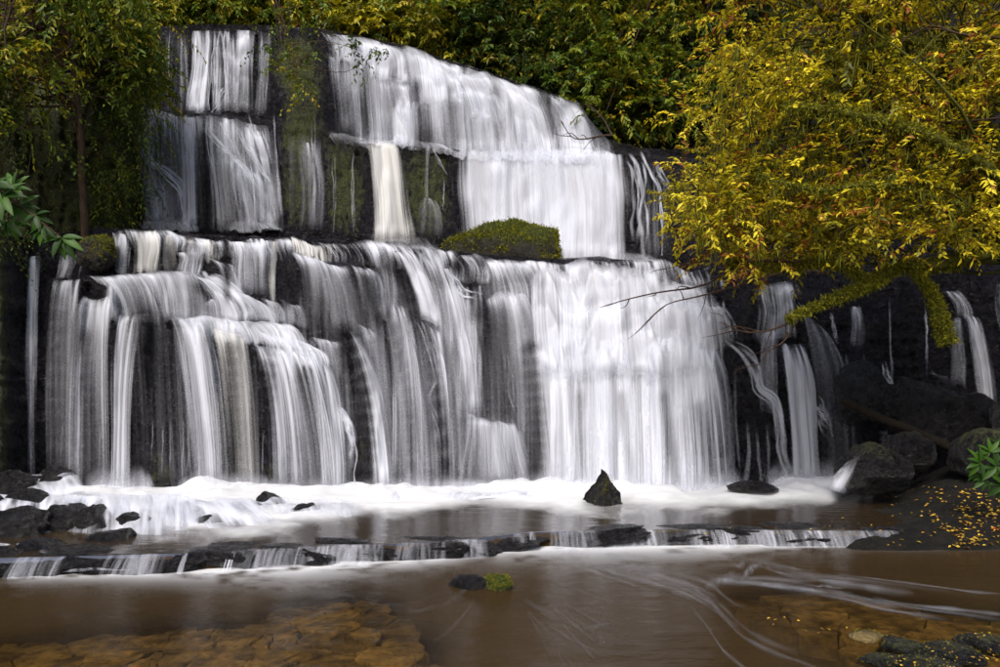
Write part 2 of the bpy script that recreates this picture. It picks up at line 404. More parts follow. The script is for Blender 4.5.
D(LOW, [(271, 239), (280, 240)], [(270, 304), (277, 304)], (.95, .85, .75), out=.06, pz=1.2, con=.4, cream=True)
D(LOW, [(288, 238), (336, 243)], [(288, 253), (340, 266)], (.8, .7, .5), out=.05, pz=1.3, con=1.6, cream=True)
D(LOW, [(286, 250), (348, 267)], [(300, 322), (368, 332)], (.97, .55, .25), out=.35, pz=1.9, con=.9)
D(LOW, [(344, 264), (374, 270)], [(356, 328), (386, 338)], (.85, .4, .2), out=.25, pz=1.9, con=1.)
D(LOW, [(206, 261), (226, 262)], [(222, 292), (250, 304)], (.9, .7, .7), out=.2, pz=1.7, con=.5)
D(LOW, [(178, 273), (216, 272)], [(208, 322), (264, 322)], (.97, .9, .85), out=.2, pz=1.5, con=.5, steps=2)
D(LOW, [(214, 287), (252, 300)], [(240, 322), (288, 324)], (.95, .85, .8), out=.2, pz=1.7, con=.5)
D(LOW, [(200, 297), (228, 298)], [(204, 321), (240, 322)], (.8, .55, .5), out=.12, pz=1.8, con=1.)
D(LOW, [(258, 296), (276, 301)], [(264, 322), (294, 325)], (.9, .75, .7), out=.15, pz=1.7, con=.6)
D(LOW, [(274, 304), (302, 305)], [(280, 322), (314, 328)], (.9, .6, .6), out=.2, pz=1.9, con=.5)
D(LOW, [(178, 318), (290, 320)], [(182, 336), (316, 352)], (.97, .9, .5), out=.15, pz=1.4, con=.5)
D(LOW, [(250, 326), (306, 344)], [(264, 360), (334, 372)], (.95, .9, .6), out=.2, pz=1.7, con=.5)
D(LOW, [(244, 340), (312, 353)], [(268, 496), (346, 497)], (.95, .62, .45), out=.3, pz=1.8, con=1.3)
D(LOW, [(296, 350), (330, 360)], [(318, 497), (350, 497)], (.85, .7, .65), out=.15, pz=1.5, con=.9)
D(LOW, [(308, 338), (338, 338)], [(314, 372), (345, 382)], (.85, .6, .35), out=.25, pz=1.9, con=.8)
D(LOW, [(332, 322), (356, 325)], [(366, 494), (396, 494)], (.97, .9, .8), out=.25, pz=1.5, con=.5)
D(LOW, [(346, 322), (378, 334)], [(372, 430), (400, 440)], (.7, .35, .2), out=.25, pz=1.9, con=1.)
D(LOW, [(360, 245), (392, 249)], [(378, 306), (402, 312)], (.6, .4, .35), out=.05, pz=1.2, con=1.6)
D(LOW, [(390, 247), (408, 249)], [(414, 318), (444, 330)], (.9, .9, .85), out=.15, pz=1.4, con=.6, steps=2)
D(LOW, [(404, 248), (438, 251)], [(438, 350), (464, 352)], (.8, .65, .6), out=.08, pz=1.3, con=1.2, steps=3)
D(LOW, [(358, 267), (378, 272)], [(376, 316), (392, 320)], (.9, .75, .6), out=.2, pz=1.8, con=.6)
D(LOW, [(382, 305), (408, 308)], [(392, 492), (432, 492)], (.95, .75, .6), out=.25, pz=1.6, con=.9, steps=2)
D(LOW, [(404, 311), (444, 330)], [(424, 492), (458, 490)], (.95, .65, .3), out=.25, pz=1.6, con=1., steps=2)
D(LOW, [(430, 262), (450, 264)], [(460, 416), (484, 416)], (.9, .8, .75), out=.15, pz=1.35, con=.8, steps=3)
D(LOW, [(440, 252), (486, 254)], [(450, 282), (500, 286)], (.8, .7, .5), out=.05, pz=1.2, con=1.6)
D(LOW, [(456, 284), (482, 280)], [(452, 418), (486, 418)], (.9, .75, .75), out=.15, pz=1.5, con=.8, steps=2)
D(LOW, [(460, 414), (520, 422)], [(450, 486), (534, 484)], (.98, .8, .65), out=.35, pz=1.9, con=.7)
D(LOW, [(478, 258), (534, 262)], [(488, 312), (548, 312)], (.9, .8, .75), out=.15, pz=1.4, con=1., steps=2)
D(LOW, [(484, 294), (524, 292)], [(488, 420), (552, 440)], (.95, .5, .2), out=.2, pz=1.7, con=.9)
D(LOW, [(470, 320), (545, 330)], [(468, 480), (545, 480)], (.2, .2, .2), out=0, pz=1.2, con=1.7)
D(LOW, [(392, 252), (450, 258), (540, 262)], [(430, 492), (490, 490), (556, 488)], (.45, .36, .32), out=0, pz=1.3, con=1.3, off=.04)
D(LOW, [(300, 250), (400, 256)], [(345, 494), (440, 492)], (.25, .24, .22), out=0, pz=1.3, con=1.6, off=.03)
D(LOW, [(530, 264), (600, 260), (664, 264), (716, 292)], [(534, 495), (600, 496), (670, 496), (734, 494)], (.9, .85, .8), out=0, pz=1.25, con=.8, off=.03)
# right apron
D(LOW, [(528, 266), (584, 264)], [(528, 372), (598, 380)], (.95, .93, .9), out=.15, pz=1.4, con=.6, steps=3)
D(LOW, [(560, 259), (616, 258)], [(564, 384), (634, 370)], (.98, .95, .93), out=.15, pz=1.4, con=.4, steps=3)
D(LOW, [(604, 258), (662, 262)], [(606, 372), (676, 384)], (.98, .95, .93), out=.15, pz=1.4, con=.4, steps=3)
D(LOW, [(640, 270), (712, 284)], [(650, 380), (722, 372)], (.95, .9, .85), out=.15, pz=1.4, con=.6, steps=3)
D(LOW, [(640, 300), (704, 302)], [(644, 362), (708, 362)], (.98, .9, .85), out=.2, pz=1.7, con=.5)
D(LOW, [(560, 306), (624, 310)], [(556, 372), (630, 372)], (.98, .93, .9), out=.2, pz=1.8, con=.4)
D(LOW, [(516, 352), (532, 344), (566, 340)], [(530, 494), (574, 494)], (.95, .85, .8), out=.2, pz=1.6, con=.7)
D(LOW, [(540, 336), (562, 326), (590, 338), (612, 350)], [(544, 496), (618, 496)], (.98, .92, .85), out=.25, pz=1.6, con=.55, endf=.2)
D(LOW, [(596, 352), (620, 336), (646, 330), (664, 344)], [(600, 496), (670, 496)], (.98, .9, .8), out=.25, pz=1.6, con=.65, endf=.2)
D(LOW, [(650, 348), (676, 334), (700, 340), (716, 352)], [(656, 496), (734, 496)], (.98, .9, .75), out=.25, pz=1.6, con=.7, endf=.2)
D(LOW, [(560, 372), (640, 366)], [(566, 494), (650, 494)], (.5, .5, .5), out=0., pz=1.3, con=1.2, off=.2)
D(LOW, [(700, 346), (716, 350)], [(708, 490), (740, 490)], (.7, .5, .35), out=.1, pz=1.7, con=.8)
D(LOW, [(698, 306), (720, 300)], [(700, 336), (736, 352)], (.9, .65, .5), out=.15, pz=1.9, con=.7)
# --- right side cascades
D(RIG, [(750, 284), (798, 282)], [(754, 338), (806, 340)], (.85, .75, .7), out=.1, pz=1.3, con=1.2, steps=3)
D(RIG, [(756, 330), (780, 330)], [(756, 412), (778, 412)], (.9, .6, .35), out=.2, pz=1.8, con=.7)
D(RIG, [(776, 346), (802, 342)], [(786, 488), (822, 488)], (.95, .85, .8), out=.2, pz=1.7, con=.6)
D(RIG, [(792, 300), (818, 326)], [(816, 486), (858, 480)], (.75, .45, .2), out=.1, pz=1.7, con=.7)
D(RIG, [(846, 304), (863, 302)], [(846, 348), (866, 348)], (.8, .65, .6), out=.1, pz=1.2, con=1.)
D(RIG, [(946, 316), (962, 315)], [(950, 384), (968, 388)], (.7, .55, .4), out=.1, pz=1.4, con=.8)
D(RIG, [(958, 316), (978, 318)], [(974, 424), (1000, 436)], (.95, .75, .6), out=.2, pz=1.8, con=.7)
D(RIG, [(940, 286), (956, 290)], [(950, 318), (976, 320)], (.8, .7, .7), out=.1, pz=1.4, con=.8)
D(RIG, [(992, 284), (1030, 282)], [(994, 330), (1040, 360)], (.7, .6, .4), out=.1, pz=1.4, con=.8)
for x, y0, y1 in ((748, 418, 486), (757, 424, 486), (768, 420, 484), (736, 360, 470)):
    D(RIG, [(x - 2, y0), (x + 2, y0)], [(x - 2.5, y1), (x + 2.5, y1)], (.5, .4, .3), out=0, pz=1.1, con=.6)

# ribbons: (points, width px, density)
RLOW, RUPP, RRIG = [], [], []
RUPP += [([(232, 80), (222, 97), (213, 113)], 4, .85), ([(133, 112), (140, 140), (147, 160), (166, 175), (180, 190), (184, 212), (188, 229)], 7, .9),
         ([(198, 122), (216, 140), (232, 158), (246, 172), (258, 196), (266, 228)], 6, .7), ([(236, 124), (248, 150), (262, 172), (272, 188), (280, 226)], 5, .8),
         ([(432, 148), (440, 166), (446, 176)], 3, .6), ([(630, 152), (637, 170), (640, 200), (641, 256)], 7, .75), ([(640, 150), (652, 176), (661, 196), (662, 256)], 4.5, .7),
         ([(656, 160), (662, 176), (667, 190)], 5, .6), ([(333, 150), (334, 200), (332, 232)], 2.5, .4), ([(352, 150), (353, 232)], 2.5, .45), ([(444, 178), (442, 210)], 2.5, .4),
         ([(172, 112), (176, 160), (178, 228)], 3, .6), ([(208, 124), (213, 170), (216, 228)], 3, .45)]
RUPP += [([(x, 28), (x + d * .4, 60), (x + d, 110)], w, a) for x, d, w, a in ((204, 3, 4, .7), (216, -2, 5, .6), (222, 4, 4, .6), (228, -3, 4, .7), (262, 2, 3, .4), (170, -2, 3, .3), (180, 1, 3, .35), (268, -3, 3, .3))]
RUPP += [([(x, 112), (x + d * .3, 150), (x + d, 226)], w, a) for x, d, w, a in ((150, 2, 4, .5), (160, 6, 4, .45), (186, 3, 4, .6), (226, 12, 5, .55), (248, 16, 4, .5), (274, 4, 3, .35), (312, 2, 3, .4))]
RRIG += [([(722, 338), (742, 352), (754, 370), (760, 388), (774, 402), (779, 430), (784, 462), (794, 488)], 8, .65), ([(813, 396), (822, 414), (830, 438)], 7, .6),
         ([(831, 312), (834, 324), (838, 344)], 4, .6), ([(888, 290), (890, 340), (893, 430)], 4, .28), ([(923, 302), (926, 335), (926, 374)], 4, .5),
         ([(880, 362), (886, 376), (893, 390), (898, 394)], 6, .75), ([(898, 396), (890, 410), (883, 424)], 6, .7), ([(884, 424), (894, 440), (896, 452)], 10, .35),
         ([(846, 352), (850, 400)], 3, .35), ([(862, 352), (864, 410)], 3, .3), ([(930, 372), (950, 380)], 3, .3), ([(716, 300), (726, 318), (734, 346)], 7, .5)]
RLOW += [([(412, 316), (424, 332), (432, 356), (436, 380), (430, 400), (440, 430), (444, 478)], 4, .35), ([(330, 410), (342, 414), (350, 440), (352, 494)], 8, .7),
         ([(506, 350), (512, 400), (520, 420)], 4, .25), ([(448, 266), (462, 290), (482, 296)], 5, .7)]
for x, y0, y1 in ((190, 415, 492), (183, 417, 490), (153, 416, 470), (163, 420, 474), (171, 417, 478), (201, 425, 494), (264, 430, 480), (287, 450, 496), (298, 452, 496), (62, 424, 470), (78, 420, 470), (100, 422, 480)):
    RLOW.append(([(x, y0), (x - 1, (y0 + y1) / 2), (x - 2, y1)], 2.0, .2))

def under(G, items):
    """every veil runs over a shoulder of rock: push the rock forward beneath its lip"""
    for T, B, a, k in items:
        out = k.get('out', .1)
        if not out: continue
        T = np.array(T, float); B = np.array(B, float)
        xa, xb = min(T[0, 0], B[0, 0]), max(T[-1, 0], B[-1, 0])
        ya, yb = T[:, 1].min() - 6, B[:, 1].max()
        j = np.where((GX >= xa - 12) & (GX <= xb + 12))[0]; i = np.where((GY >= ya - 6) & (GY <= yb))[0]
        if len(i) < 2 or len(j) < 2: continue
        sx, sy = gx[np.ix_(i, j)], gy[np.ix_(i, j)]
        ly = np.interp(sx, T[:, 0], T[:, 1]); hy = max(20., yb - T[:, 1].mean())
        f = sst(-1, 5, sy - ly) * (1 - .75 * sst(0, .8, (sy - ly) / hy))
        v = np.clip((sy - ly) / hy, 0, 1)
        le = T[0, 0] + (B[0, 0] - T[0, 0]) * (1 - (1 - v) ** 1.6); re = T[-1, 0] + (B[-1, 0] - T[-1, 0]) * (1 - (1 - v) ** 1.6)
        g = sst(-5, 6, sx - le) * sst(-5, 6, re - sx)
        G[np.ix_(i, j)] -= out * f * g
under(YL, LOW); under(YL, RIG); under(YU, UPP)

# places the flow leaves bare: (path, half width px, how bare)
BARE = [([(150, 326), (160, 400), (158, 486)], 19, .9), ([(345, 336), (360, 390), (363, 440), (363, 494)], 12, .92), ([(270, 352), (267, 420), (267, 492)], 8, .7), ([(490, 318), (500, 370), (503, 412)], 17, .72),
        ([(530, 350), (536, 420), (536, 484)], 9, .75), ([(284, 256), (286, 300)], 9, .9), ([(300, 276), (315, 312)], 14, .5), ([(414, 316), (430, 352), (436, 400), (446, 474)], 7, .7), ([(384, 258), (402, 276), (410, 300)], 6, .7),
        ([(368, 284), (380, 318)], 10, .6), ([(458, 264), (470, 284), (480, 312)], 7, .75), ([(226, 244), (227, 296)], 4, .7), ([(56, 300), (56, 476)], 9, .5), ([(86, 340), (90, 480)], 6, .45), ([(664, 400), (676, 486)], 6, .5), ([(700, 410), (712, 488)], 6, .5),
        ([(622, 400), (632, 488)], 5, .45), ([(580, 400), (582, 488)], 5, .4), ([(232, 350), (238, 490)], 7, .5), ([(300, 380), (312, 490)], 6, .4), ([(396, 330), (408, 400), (412, 470)], 5, .45), ([(350, 280), (362, 322)], 8, .5),
        ([(345, 146), (346, 234)], 15, .75), ([(205, 140), (207, 226)], 7, .7), ([(160, 130), (163, 176)], 8, .55), ([(292, 130), (294, 230)], 9, .85), ([(495, 96), (501, 134)], 6, .5), ([(415, 92), (418, 142)], 5, .6), ([(545, 98), (554, 128)], 7, .55),
        ([(366, 70), (367, 132)], 4, .7), ([(450, 96), (455, 140)], 5, .5), ([(392, 70), (396, 98)], 4, .45), ([(476, 160), (482, 225)], 10, .28), ([(590, 112), (604, 138)], 5, .5), ([(225, 40), (222, 108)], 4, .5), ([(428, 146), (428, 238)], 18, .6)]
def bare(px, py):
    r = np.zeros(np.broadcast(px, py).shape)
    for pts, wd, a in BARE:
        c = smooth_path(pts, 24); d = np.full(r.shape, 1e9)
        for q in c[::2]: d = np.minimum(d, ((px - q[0]) / wd) ** 2 + ((py - q[1]) / max(wd, 10)) ** 2)
        r = 1 - (1 - r) * (1 - a * np.exp(-d ** 1.5 * .8))
    return r

def drape(G, T, B, a, out=.1, pz=1.6, con=.7, cream=False, off=.05, parent=None, seed=0, name='water_veil', thin=(1., .72, .62), endf=.6, steps=0):
    T = np.array(T, float); B = np.array(B, float)
    wpx = max(np.abs(T[-1, 0] - T[0, 0]), np.abs(B[-1, 0] - B[0, 0])); hpx = max(B[:, 1].mean() - T[:, 1].mean(), 8)
    nu = int(max(9, wpx * 2.1)); ns = int(max(10, hpx / 2.4))
    u = np.linspace(0, 1, nu)[None, :]; s = np.linspace(0, 1, ns)[:, None]
    tp, bp = poly(T, u[0]), poly(B, u[0])
    lab = u * wpx
    a = tuple(a[k] * (thin[k] if a[1] < .9 else 1.) for k in range(3))
    sc_ = .9 if wpx > 25 else .3
    ty = tp[None, :, 1] + (vn(lab / 9., seed, seed=3) - .5) * 2.5 * sc_ + (vn(lab / 26., seed, seed=4) - .5) * 10 * sc_
    by = bp[None, :, 1] + (vn(lab / 4., seed, seed=5) - .5) * 5
    wob = (vn(lab / 11., s * 2.5, seed * 1.7, seed=8) - .5) * 4 * s + (vn(lab / 60., s * 2., seed * 2.7, seed=7) - .5) * 7 * np.sqrt(s)
    px = tp[None, :, 0] + (bp[None, :, 0] - tp[None, :, 0]) * (1 - (1 - s) ** 1.6) + wob
    py = ty + (by - ty) * s ** pz
    # strands
    l2 = lab + 3 * (vn(lab / 14., s * 3, seed * 2.3, seed=9) - .5)
    n = .40 * vn(l2 / 12., s * .8, seed * 3.1, seed=11) + .29 * vn(l2 / 3.8, s * .9, seed * 3.1, seed=12) + .31 * vn(l2 / 1.25, s * 1.3, seed * 3.1, seed=13)
    n = np.clip((n - .5) * 2.1 + .5, 0, 1)
    base = np.where(s < .5, a[0] + (a[1] - a[0]) * sst(0, 1, s * 2), a[1] + (a[2] - a[1]) * (s - .5) * 2)
    c = con * (.35 + .65 * sst(0, .45, s))
    al = base * (1 - c * .75) + c * .75 * base * 2. * n
    al = np.where(base > .8, 1 - (1 - np.clip(al, 0, 1)) * (1.3 - .5 * (base - .8) / .2), al)
    if steps:
        ph = s * steps + 1.5 * vn(lab / 20., seed * 1.9, seed=26) + .25 * vn(lab / 6., seed * 1.9, seed=27); ps = ph - np.floor(ph)
        stepf = sst(0, .18, ps) * (1 - sst(.18, 1., ps)) * sst(.08, .2, s)
        al = al * (1 - (.30 + .42 * stepf - .30) * 0 - .24 * (1 - stepf))
    ej = (vn(s * 4, seed * 5.1, seed=21) - .5) * .22
    e = .24 if wpx > 14 else .45
    if wpx > 60: e = .14
    e = min(.48, e * 1.45)
    ef = sst(0, e, u + ej * .5) * sst(0, e, 1 - u + ej * .5)
    al = al * np.clip(ef * 1.25 + (n - .55) * 1.5 * (1 - ef) * (ef > .0), 0, 1) * sst(0, .12, ef)
    tf = (.14 + .2 * vn(lab / 6., seed, seed=23) if wpx > 45 else .08 + .55 * vn(lab / 3., seed, seed=23) ** 1.5) if a[0] > .5 else .45
    al = al * sst(0, tf, s + .015) * (1 - endf * sst(.90, 1, s))
    if name == 'water_veil': al = al * (1 - np.clip(bare(px, py) * (1.15 - .4 * n), 0, 1))
    al = np.clip(al, 0, .985) ** 1.55
    Yr = samp(G, px, py) - off
    # the strip on the step above the lip starts a little further back
    Yr = np.minimum.accumulate(Yr, 0)
    k = max(3, ns // 10); ker = np.ones(k) / k
    pad = np.vstack([np.repeat(Yr[:1], k, 0), Yr, np.repeat(Yr[-1:], k, 0)])
    Ys = np.apply_along_axis(lambda v: np.convolve(v, ker, 'same'), 0, pad)[k:-k]
    Ys = np.minimum(Ys, Yr + .03)
    # smooth across the veil
    k2 = min(max(3, nu // 8), 15); ker2 = np.ones(k2) / k2
    pad = np.hstack([np.repeat(Ys[:, :1], k2, 1), Ys, np.repeat(Ys[:, -1:], k2, 1)])
    Yx = np.apply_along_axis(lambda v: np.convolve(v, ker2, 'same'), 1, pad)[:, k2:-k2]
    Ys = .25 * Ys + .75 * Yx
    hm = hpx / FPX * 15
    Ys = Ys - min(.35, .10 * hm) * s - .02 * (n - .4) * sst(0, .2, s)
    Ys = Ys + .35 * (1 - sst(0, .10, s)) * min(1, hm)      # rounds over the lip
    if steps: Ys = Ys - .07 * (1 - ps) ** 1.5 * sst(0, .12, ps) * sst(.05, .2, s)
    V = P(px, py, Ys)
    return mesh(name, V, gridF(ns, nu), M_CREAM if cream else M_WATER, parent, attrs={'cover': al})

def ribbon(G, pts, wd, a, parent=None, off=.12, seed=0):
    """a rivulet: a bundle of thin strands that part and join"""
    r_ = np.random.default_rng(int(seed * 10) + 5)
    full = smooth_path(pts, 120); length = np.linalg.norm(np.diff(full, axis=0), axis=1).sum()
    Vs, Fs, As, n0 = [], [], [], 0
    for k in range(max(2, int(wd * .9))):
        t0 = r_.uniform(0, .25) if k else 0.; t1 = r_.uniform(.7, 1.) if k else 1.
        c = full[int(t0 * 119):int(t1 * 119) + 1]; n = int(max(10, length * (t1 - t0) / 2)); c = poly(c, np.linspace(0, 1, n))
        tg = np.gradient(c, axis=0); tg /= np.linalg.norm(tg, axis=1)[:, None] + 1e-9; nr = np.stack([tg[:, 1], -tg[:, 0]], -1)
        s = np.linspace(0, 1, n)[:, None]
        o = (r_.normal(0, .34) + .8 * (vn(s * 5, r_.uniform(0, 99), seed=33) - .5)) * wd
        ww = max(.8, wd * r_.uniform(.16, .34)) * (.5 + vn(s * 9, r_.uniform(0, 99), seed=31))
        q = np.linspace(-1, 1, 5)[None]
        px = c[:, 0:1] + nr[:, 0:1] * (o + q * ww); py = c[:, 1:2] + nr[:, 1:2] * (o + q * ww)
        Y = np.minimum.accumulate(samp(G, px, py) - off, 0) - .04 * (1 - q * q)
        al = a * r_.uniform(.45, .95) * (1 - q * q) * (.25 + 1.1 * vn(s * 7, r_.uniform(0, 99), seed=32)) * sst(0, .12, s) * (1 - sst(.75, 1, s) * (.9 if k else .5))
        Vs.append(P(px, py, Y).reshape(-1, 3)); Fs.append(gridF(n, 5) + n0); As.append(al.ravel()); n0 += n * 5
    return mesh('rivulet', np.vstack(Vs), np.vstack(Fs), M_WATER, parent, attrs={'cover': np.clip(np.concatenate(As), 0, .95)})

# ------------------------------------------------------------------ cliffs
def cliff(name, G, top, bot, x0, x1, nr, mossf, back, step=1.8, backz=0.):
    xs = np.arange(x0, x1 + 1, step); tt = np.linspace(0, 1, nr)[:, None]
    ty = interp(top, xs)[None]; px = np.repeat(xs[None], nr, 0); py = ty + (bot - ty) * tt
    Y = samp(G, px, py)
    V = P(px, py, Y); ms = mossf(px, py)
    # ground on top running back from the edge
    rows, mr = [], []
    for d, dz in back:
        r = V[0].copy(); r[:, 1] = np.maximum(r[:, 1] + d, 0); r[:, 2] += dz + (.0 if d < .1 else .12 * (vn(xs / 14., d, seed=77) - .5)); rows.insert(0, r); mr.insert(0, ms[0])
    V = np.concatenate([np.array(rows), V], 0); ms = np.concatenate([np.array(mr), ms], 0)
    return mesh(name, V, gridF(V.shape[0], V.shape[1]), M_ROCK, attrs={'moss': ms})

def moss_low(px, py):
    m = .05 + 0 * px
    m += .5 * sst(30, -5, px) + .34 * np.exp(-((px - 160) / 40) ** 2 - ((py - 470) / 40) ** 2) + .3 * np.exp(-((px - 365) / 14) ** 2 - ((py - 450) / 40) ** 2)
    m += .3 * np.exp(-((px - 270) / 30) ** 2 - ((py - 470) / 25) ** 2) + .15 * sst(820, 900, px)
    return m
def moss_up(px, py):
    m = .06 + 0 * px
    m += .5 * sst(150, 128, px)
    for cx, cy, rx, ry, a in ((345, 185, 24, 58, .44), (425, 190, 32, 55, .43), (305, 90, 24, 55, .38), (298, 180, 20, 60, .40), (285, 60, 25, 30, .3), (640, 165, 30, 20, .2)):
        m += a * np.exp(-((px - cx) / rx) ** 4 - ((py - cy) / ry) ** 4)
    return m
lower_cliff = tag(cliff('rock_cliff', YL, LIP, 512, -300, 1300, 150, moss_low, [(.15, .03), (.6, .06), (1.6, .10), (3.4, .16)]),
                  'dark wet basalt cliff under the broad lower waterfall', 'cliff', kind='structure')
upper_cliff = tag(cliff('rock_cliff', YU, CREST, 290, -300, 1300, 150, moss_up, [(.2, .05), (.8, .12), (2., .5), (4., 2.2)]),
                  'dark mossy basalt cliff behind the upper two waterfall steps', 'cliff', kind='structure')

# ------------------------------------------------------------------ waterfalls
def fall(name, label, loc, G, items, ribs, seed0):
    root = empty(name, loc); tag(root, label, 'waterfall', kind='structure')
    for i, (T, B, a, k) in enumerate(items):
        adopt(drape(G, T, B, a, seed=seed0 + i, **k), root)
    for i, (pts, wd, a) in enumerate(ribs):
        adopt(ribbon(G, pts, wd, a, seed=seed0 + i * .7), root)
    return root
upper_fall = fall('waterfall', 'white waterfall over the two upper steps above the mossy flat boulder', tuple(P(450, 250, 17.5)), YU, UPP, RUPP, 100)
lower_fall = fall('waterfall', 'broad silky waterfall over the tall lower step into the pool', tuple(P(400, 490, 13.3)), YL, LOW, RLOW, 300)
right_fall = fall('waterfall', 'thin scattered cascades down the dark rock below the yellow tree', tuple(P(800, 488, 13.5)), YL, RIG, RRIG, 600)
# thin film of water over the whole lower step and teeth along its edge
for i, (x0, x1) in enumerate(((115, 300), (290, 470), (455, 720))):
    l = [(x, float(interp(LIP, x)) + 1) for x in np.linspace(x0, x1, 8)]
    adopt(drape(YL, l, [(p[0] + (14 if i == 1 else 6), p[1] + 22) for p in l], (.75, .6, .2), out=0, pz=1.2, con=1.9, off=.03, seed=800 + i), lower_fall)
    adopt(drape(YL, [(p[0], p[1] + 16) for p in l], [(p[0] + 12, 490) for p in l], (.2, .22, .2), out=0, pz=1.1, con=2., off=.025, seed=810 + i), lower_fall)
# spray where it lands
for i, (x0, x1, yb, h, a) in enumerate(((90, 150, 499, 44, .75), (176, 275, 500, 40, .7), (262, 410, 500, 30, .65), (372, 550, 496, 30, .75), (440, 545, 496, 22, .6), (520, 660, 497, 34, .9), (600, 745, 497, 36, .9), (768, 858, 494, 46, .8))):
    for q, of in enumerate((.25, .55)):
        adopt(drape(YL, [(x0, yb - h * (1 - .3 * q)), (x1, yb - h * (1 - .3 * q))], [(x0 - 8, yb + 7 + 4 * q), (x1 + 8, yb + 7 + 4 * q)], (0., a * .55, a * 1.3), out=0, pz=1., con=.45, off=of, seed=830 + i * 2 + q, name='spray', endf=.1, thin=(1, 1, 1)), lower_fall if x0 < 760 else right_fall)

# ------------------------------------------------------------------ stream: bed, pools, ledge
EDGE = [(-400, 590), (-100, 582), (0, 576), (100, 573), (200, 570), (330, 562), (410, 559), (455, 557), (490, 552), (530, 547), (650, 544), (800, 545), (950, 546), (1100, 548), (1400, 552)]   # foot of the ledge on the lower pool
ZU = .2
def edgeY(px): return CAMZ * FPX / (interp(EDGE, px) - HZ)

plates = [  # (outline in pixels, depth of the top below the surface)
    ([(-40, 640), (120, 625), (190, 618), (250, 620), (290, 600), (345, 590), (400, 600), (400, 620), (440, 640), (450, 690), (-60, 700)], .07),
    ([(728, 596), (780, 588), (860, 590), (960, 608), (1060, 622), (1080, 690), (900, 700), (850, 660), (800, 640), (750, 615)], .03)]
def inside(px, py, pl):
    pl = np.array(pl, float); r = np.zeros(np.shape(px), bool); j = len(pl) - 1
    for i in range(len(pl)):
        xi, yi, xj, yj = *pl[i], *pl[j]
        c = ((yi > py) != (yj > py)) & (px < (xj - xi) * (py - yi) / (yj - yi + 1e-9) + xi); r ^= c; j = i
    return r
def distpoly(px, py, pl):
    pl = np.array(pl, float); d = np.full(np.shape(px), 1e9)
    for i in range(len(pl)):
        a, b = pl[i - 1], pl[i]; ab = b - a
        t = np.clip(((px - a[0]) * ab[0] + (py - a[1]) * ab[1]) / (ab @ ab), 0, 1)
        d = np.minimum(d, np.hypot(px - a[0] - t * ab[0], py - a[1] - t * ab[1]))
    return d

def foam_lower(px, py):
    e = interp(EDGE, px); d = py - e
    nz = fbm(px / 46, d / 7., 3, 51, 4); n2 = fbm(px / 14, d / 3., 9, 52, 3)
    amp = interp([(0, .75), (120, .8), (250, 1.15), (330, 1.1), (420, .8), (480, .35), (500, .9), (560, 1.0), (700, 1.), (780, .7), (860, .25), (1000, .08)], px)
    wd = interp([(0, 3), (200, 6), (300, 9), (400, 6), (480, 4), (520, 6), (600, 8), (720, 6), (800, 3), (1000, 2)], px)
    f = amp * 1.5 * np.exp(-np.clip(d, 0, 99) / wd) * sst(.28, .6, nz * .75 + n2 * .35)
    return np.clip(f, 0, .96)

xs = np.arange(-400, 1401, 3.); rows = np.r_[np.linspace(0, 1, 130) ** 1.0]
px = np.repeat(xs[None], 130, 0); py = interp(EDGE, xs)[None] - 3 + rows[:, None] * (760 - interp(EDGE, xs)[None])
V = onz(px, py, 0.0)
shal = np.zeros(px.shape)
for pl, dp in plates:
    dd = distpoly(px, py, pl); ins = inside(px, py, pl)
    shal = np.maximum(shal, np.where(ins, 1 - .45 * np.exp(-dd / 9.), .55 * np.exp(-dd / 12.)))
murk = np.clip(.80 - .74 * shal + .25 * (fbm(V[..., 0] * .9, V[..., 1] * .9, 0, 71, 3) - .5), 0.05, .95)
V[..., 2] += .012 * (fbm(V[..., 0] * 2, V[..., 1] * 3, 0, 72, 3) - .5)
pool_low = tag(mesh('stream_water', V, gridF(*px.shape), M_POOL, attrs={'foam': foam_lower(px, py), 'murk': murk}),
               'brown peaty stream water with thin foam streaks below the low rock ledge', 'stream', kind='structure')

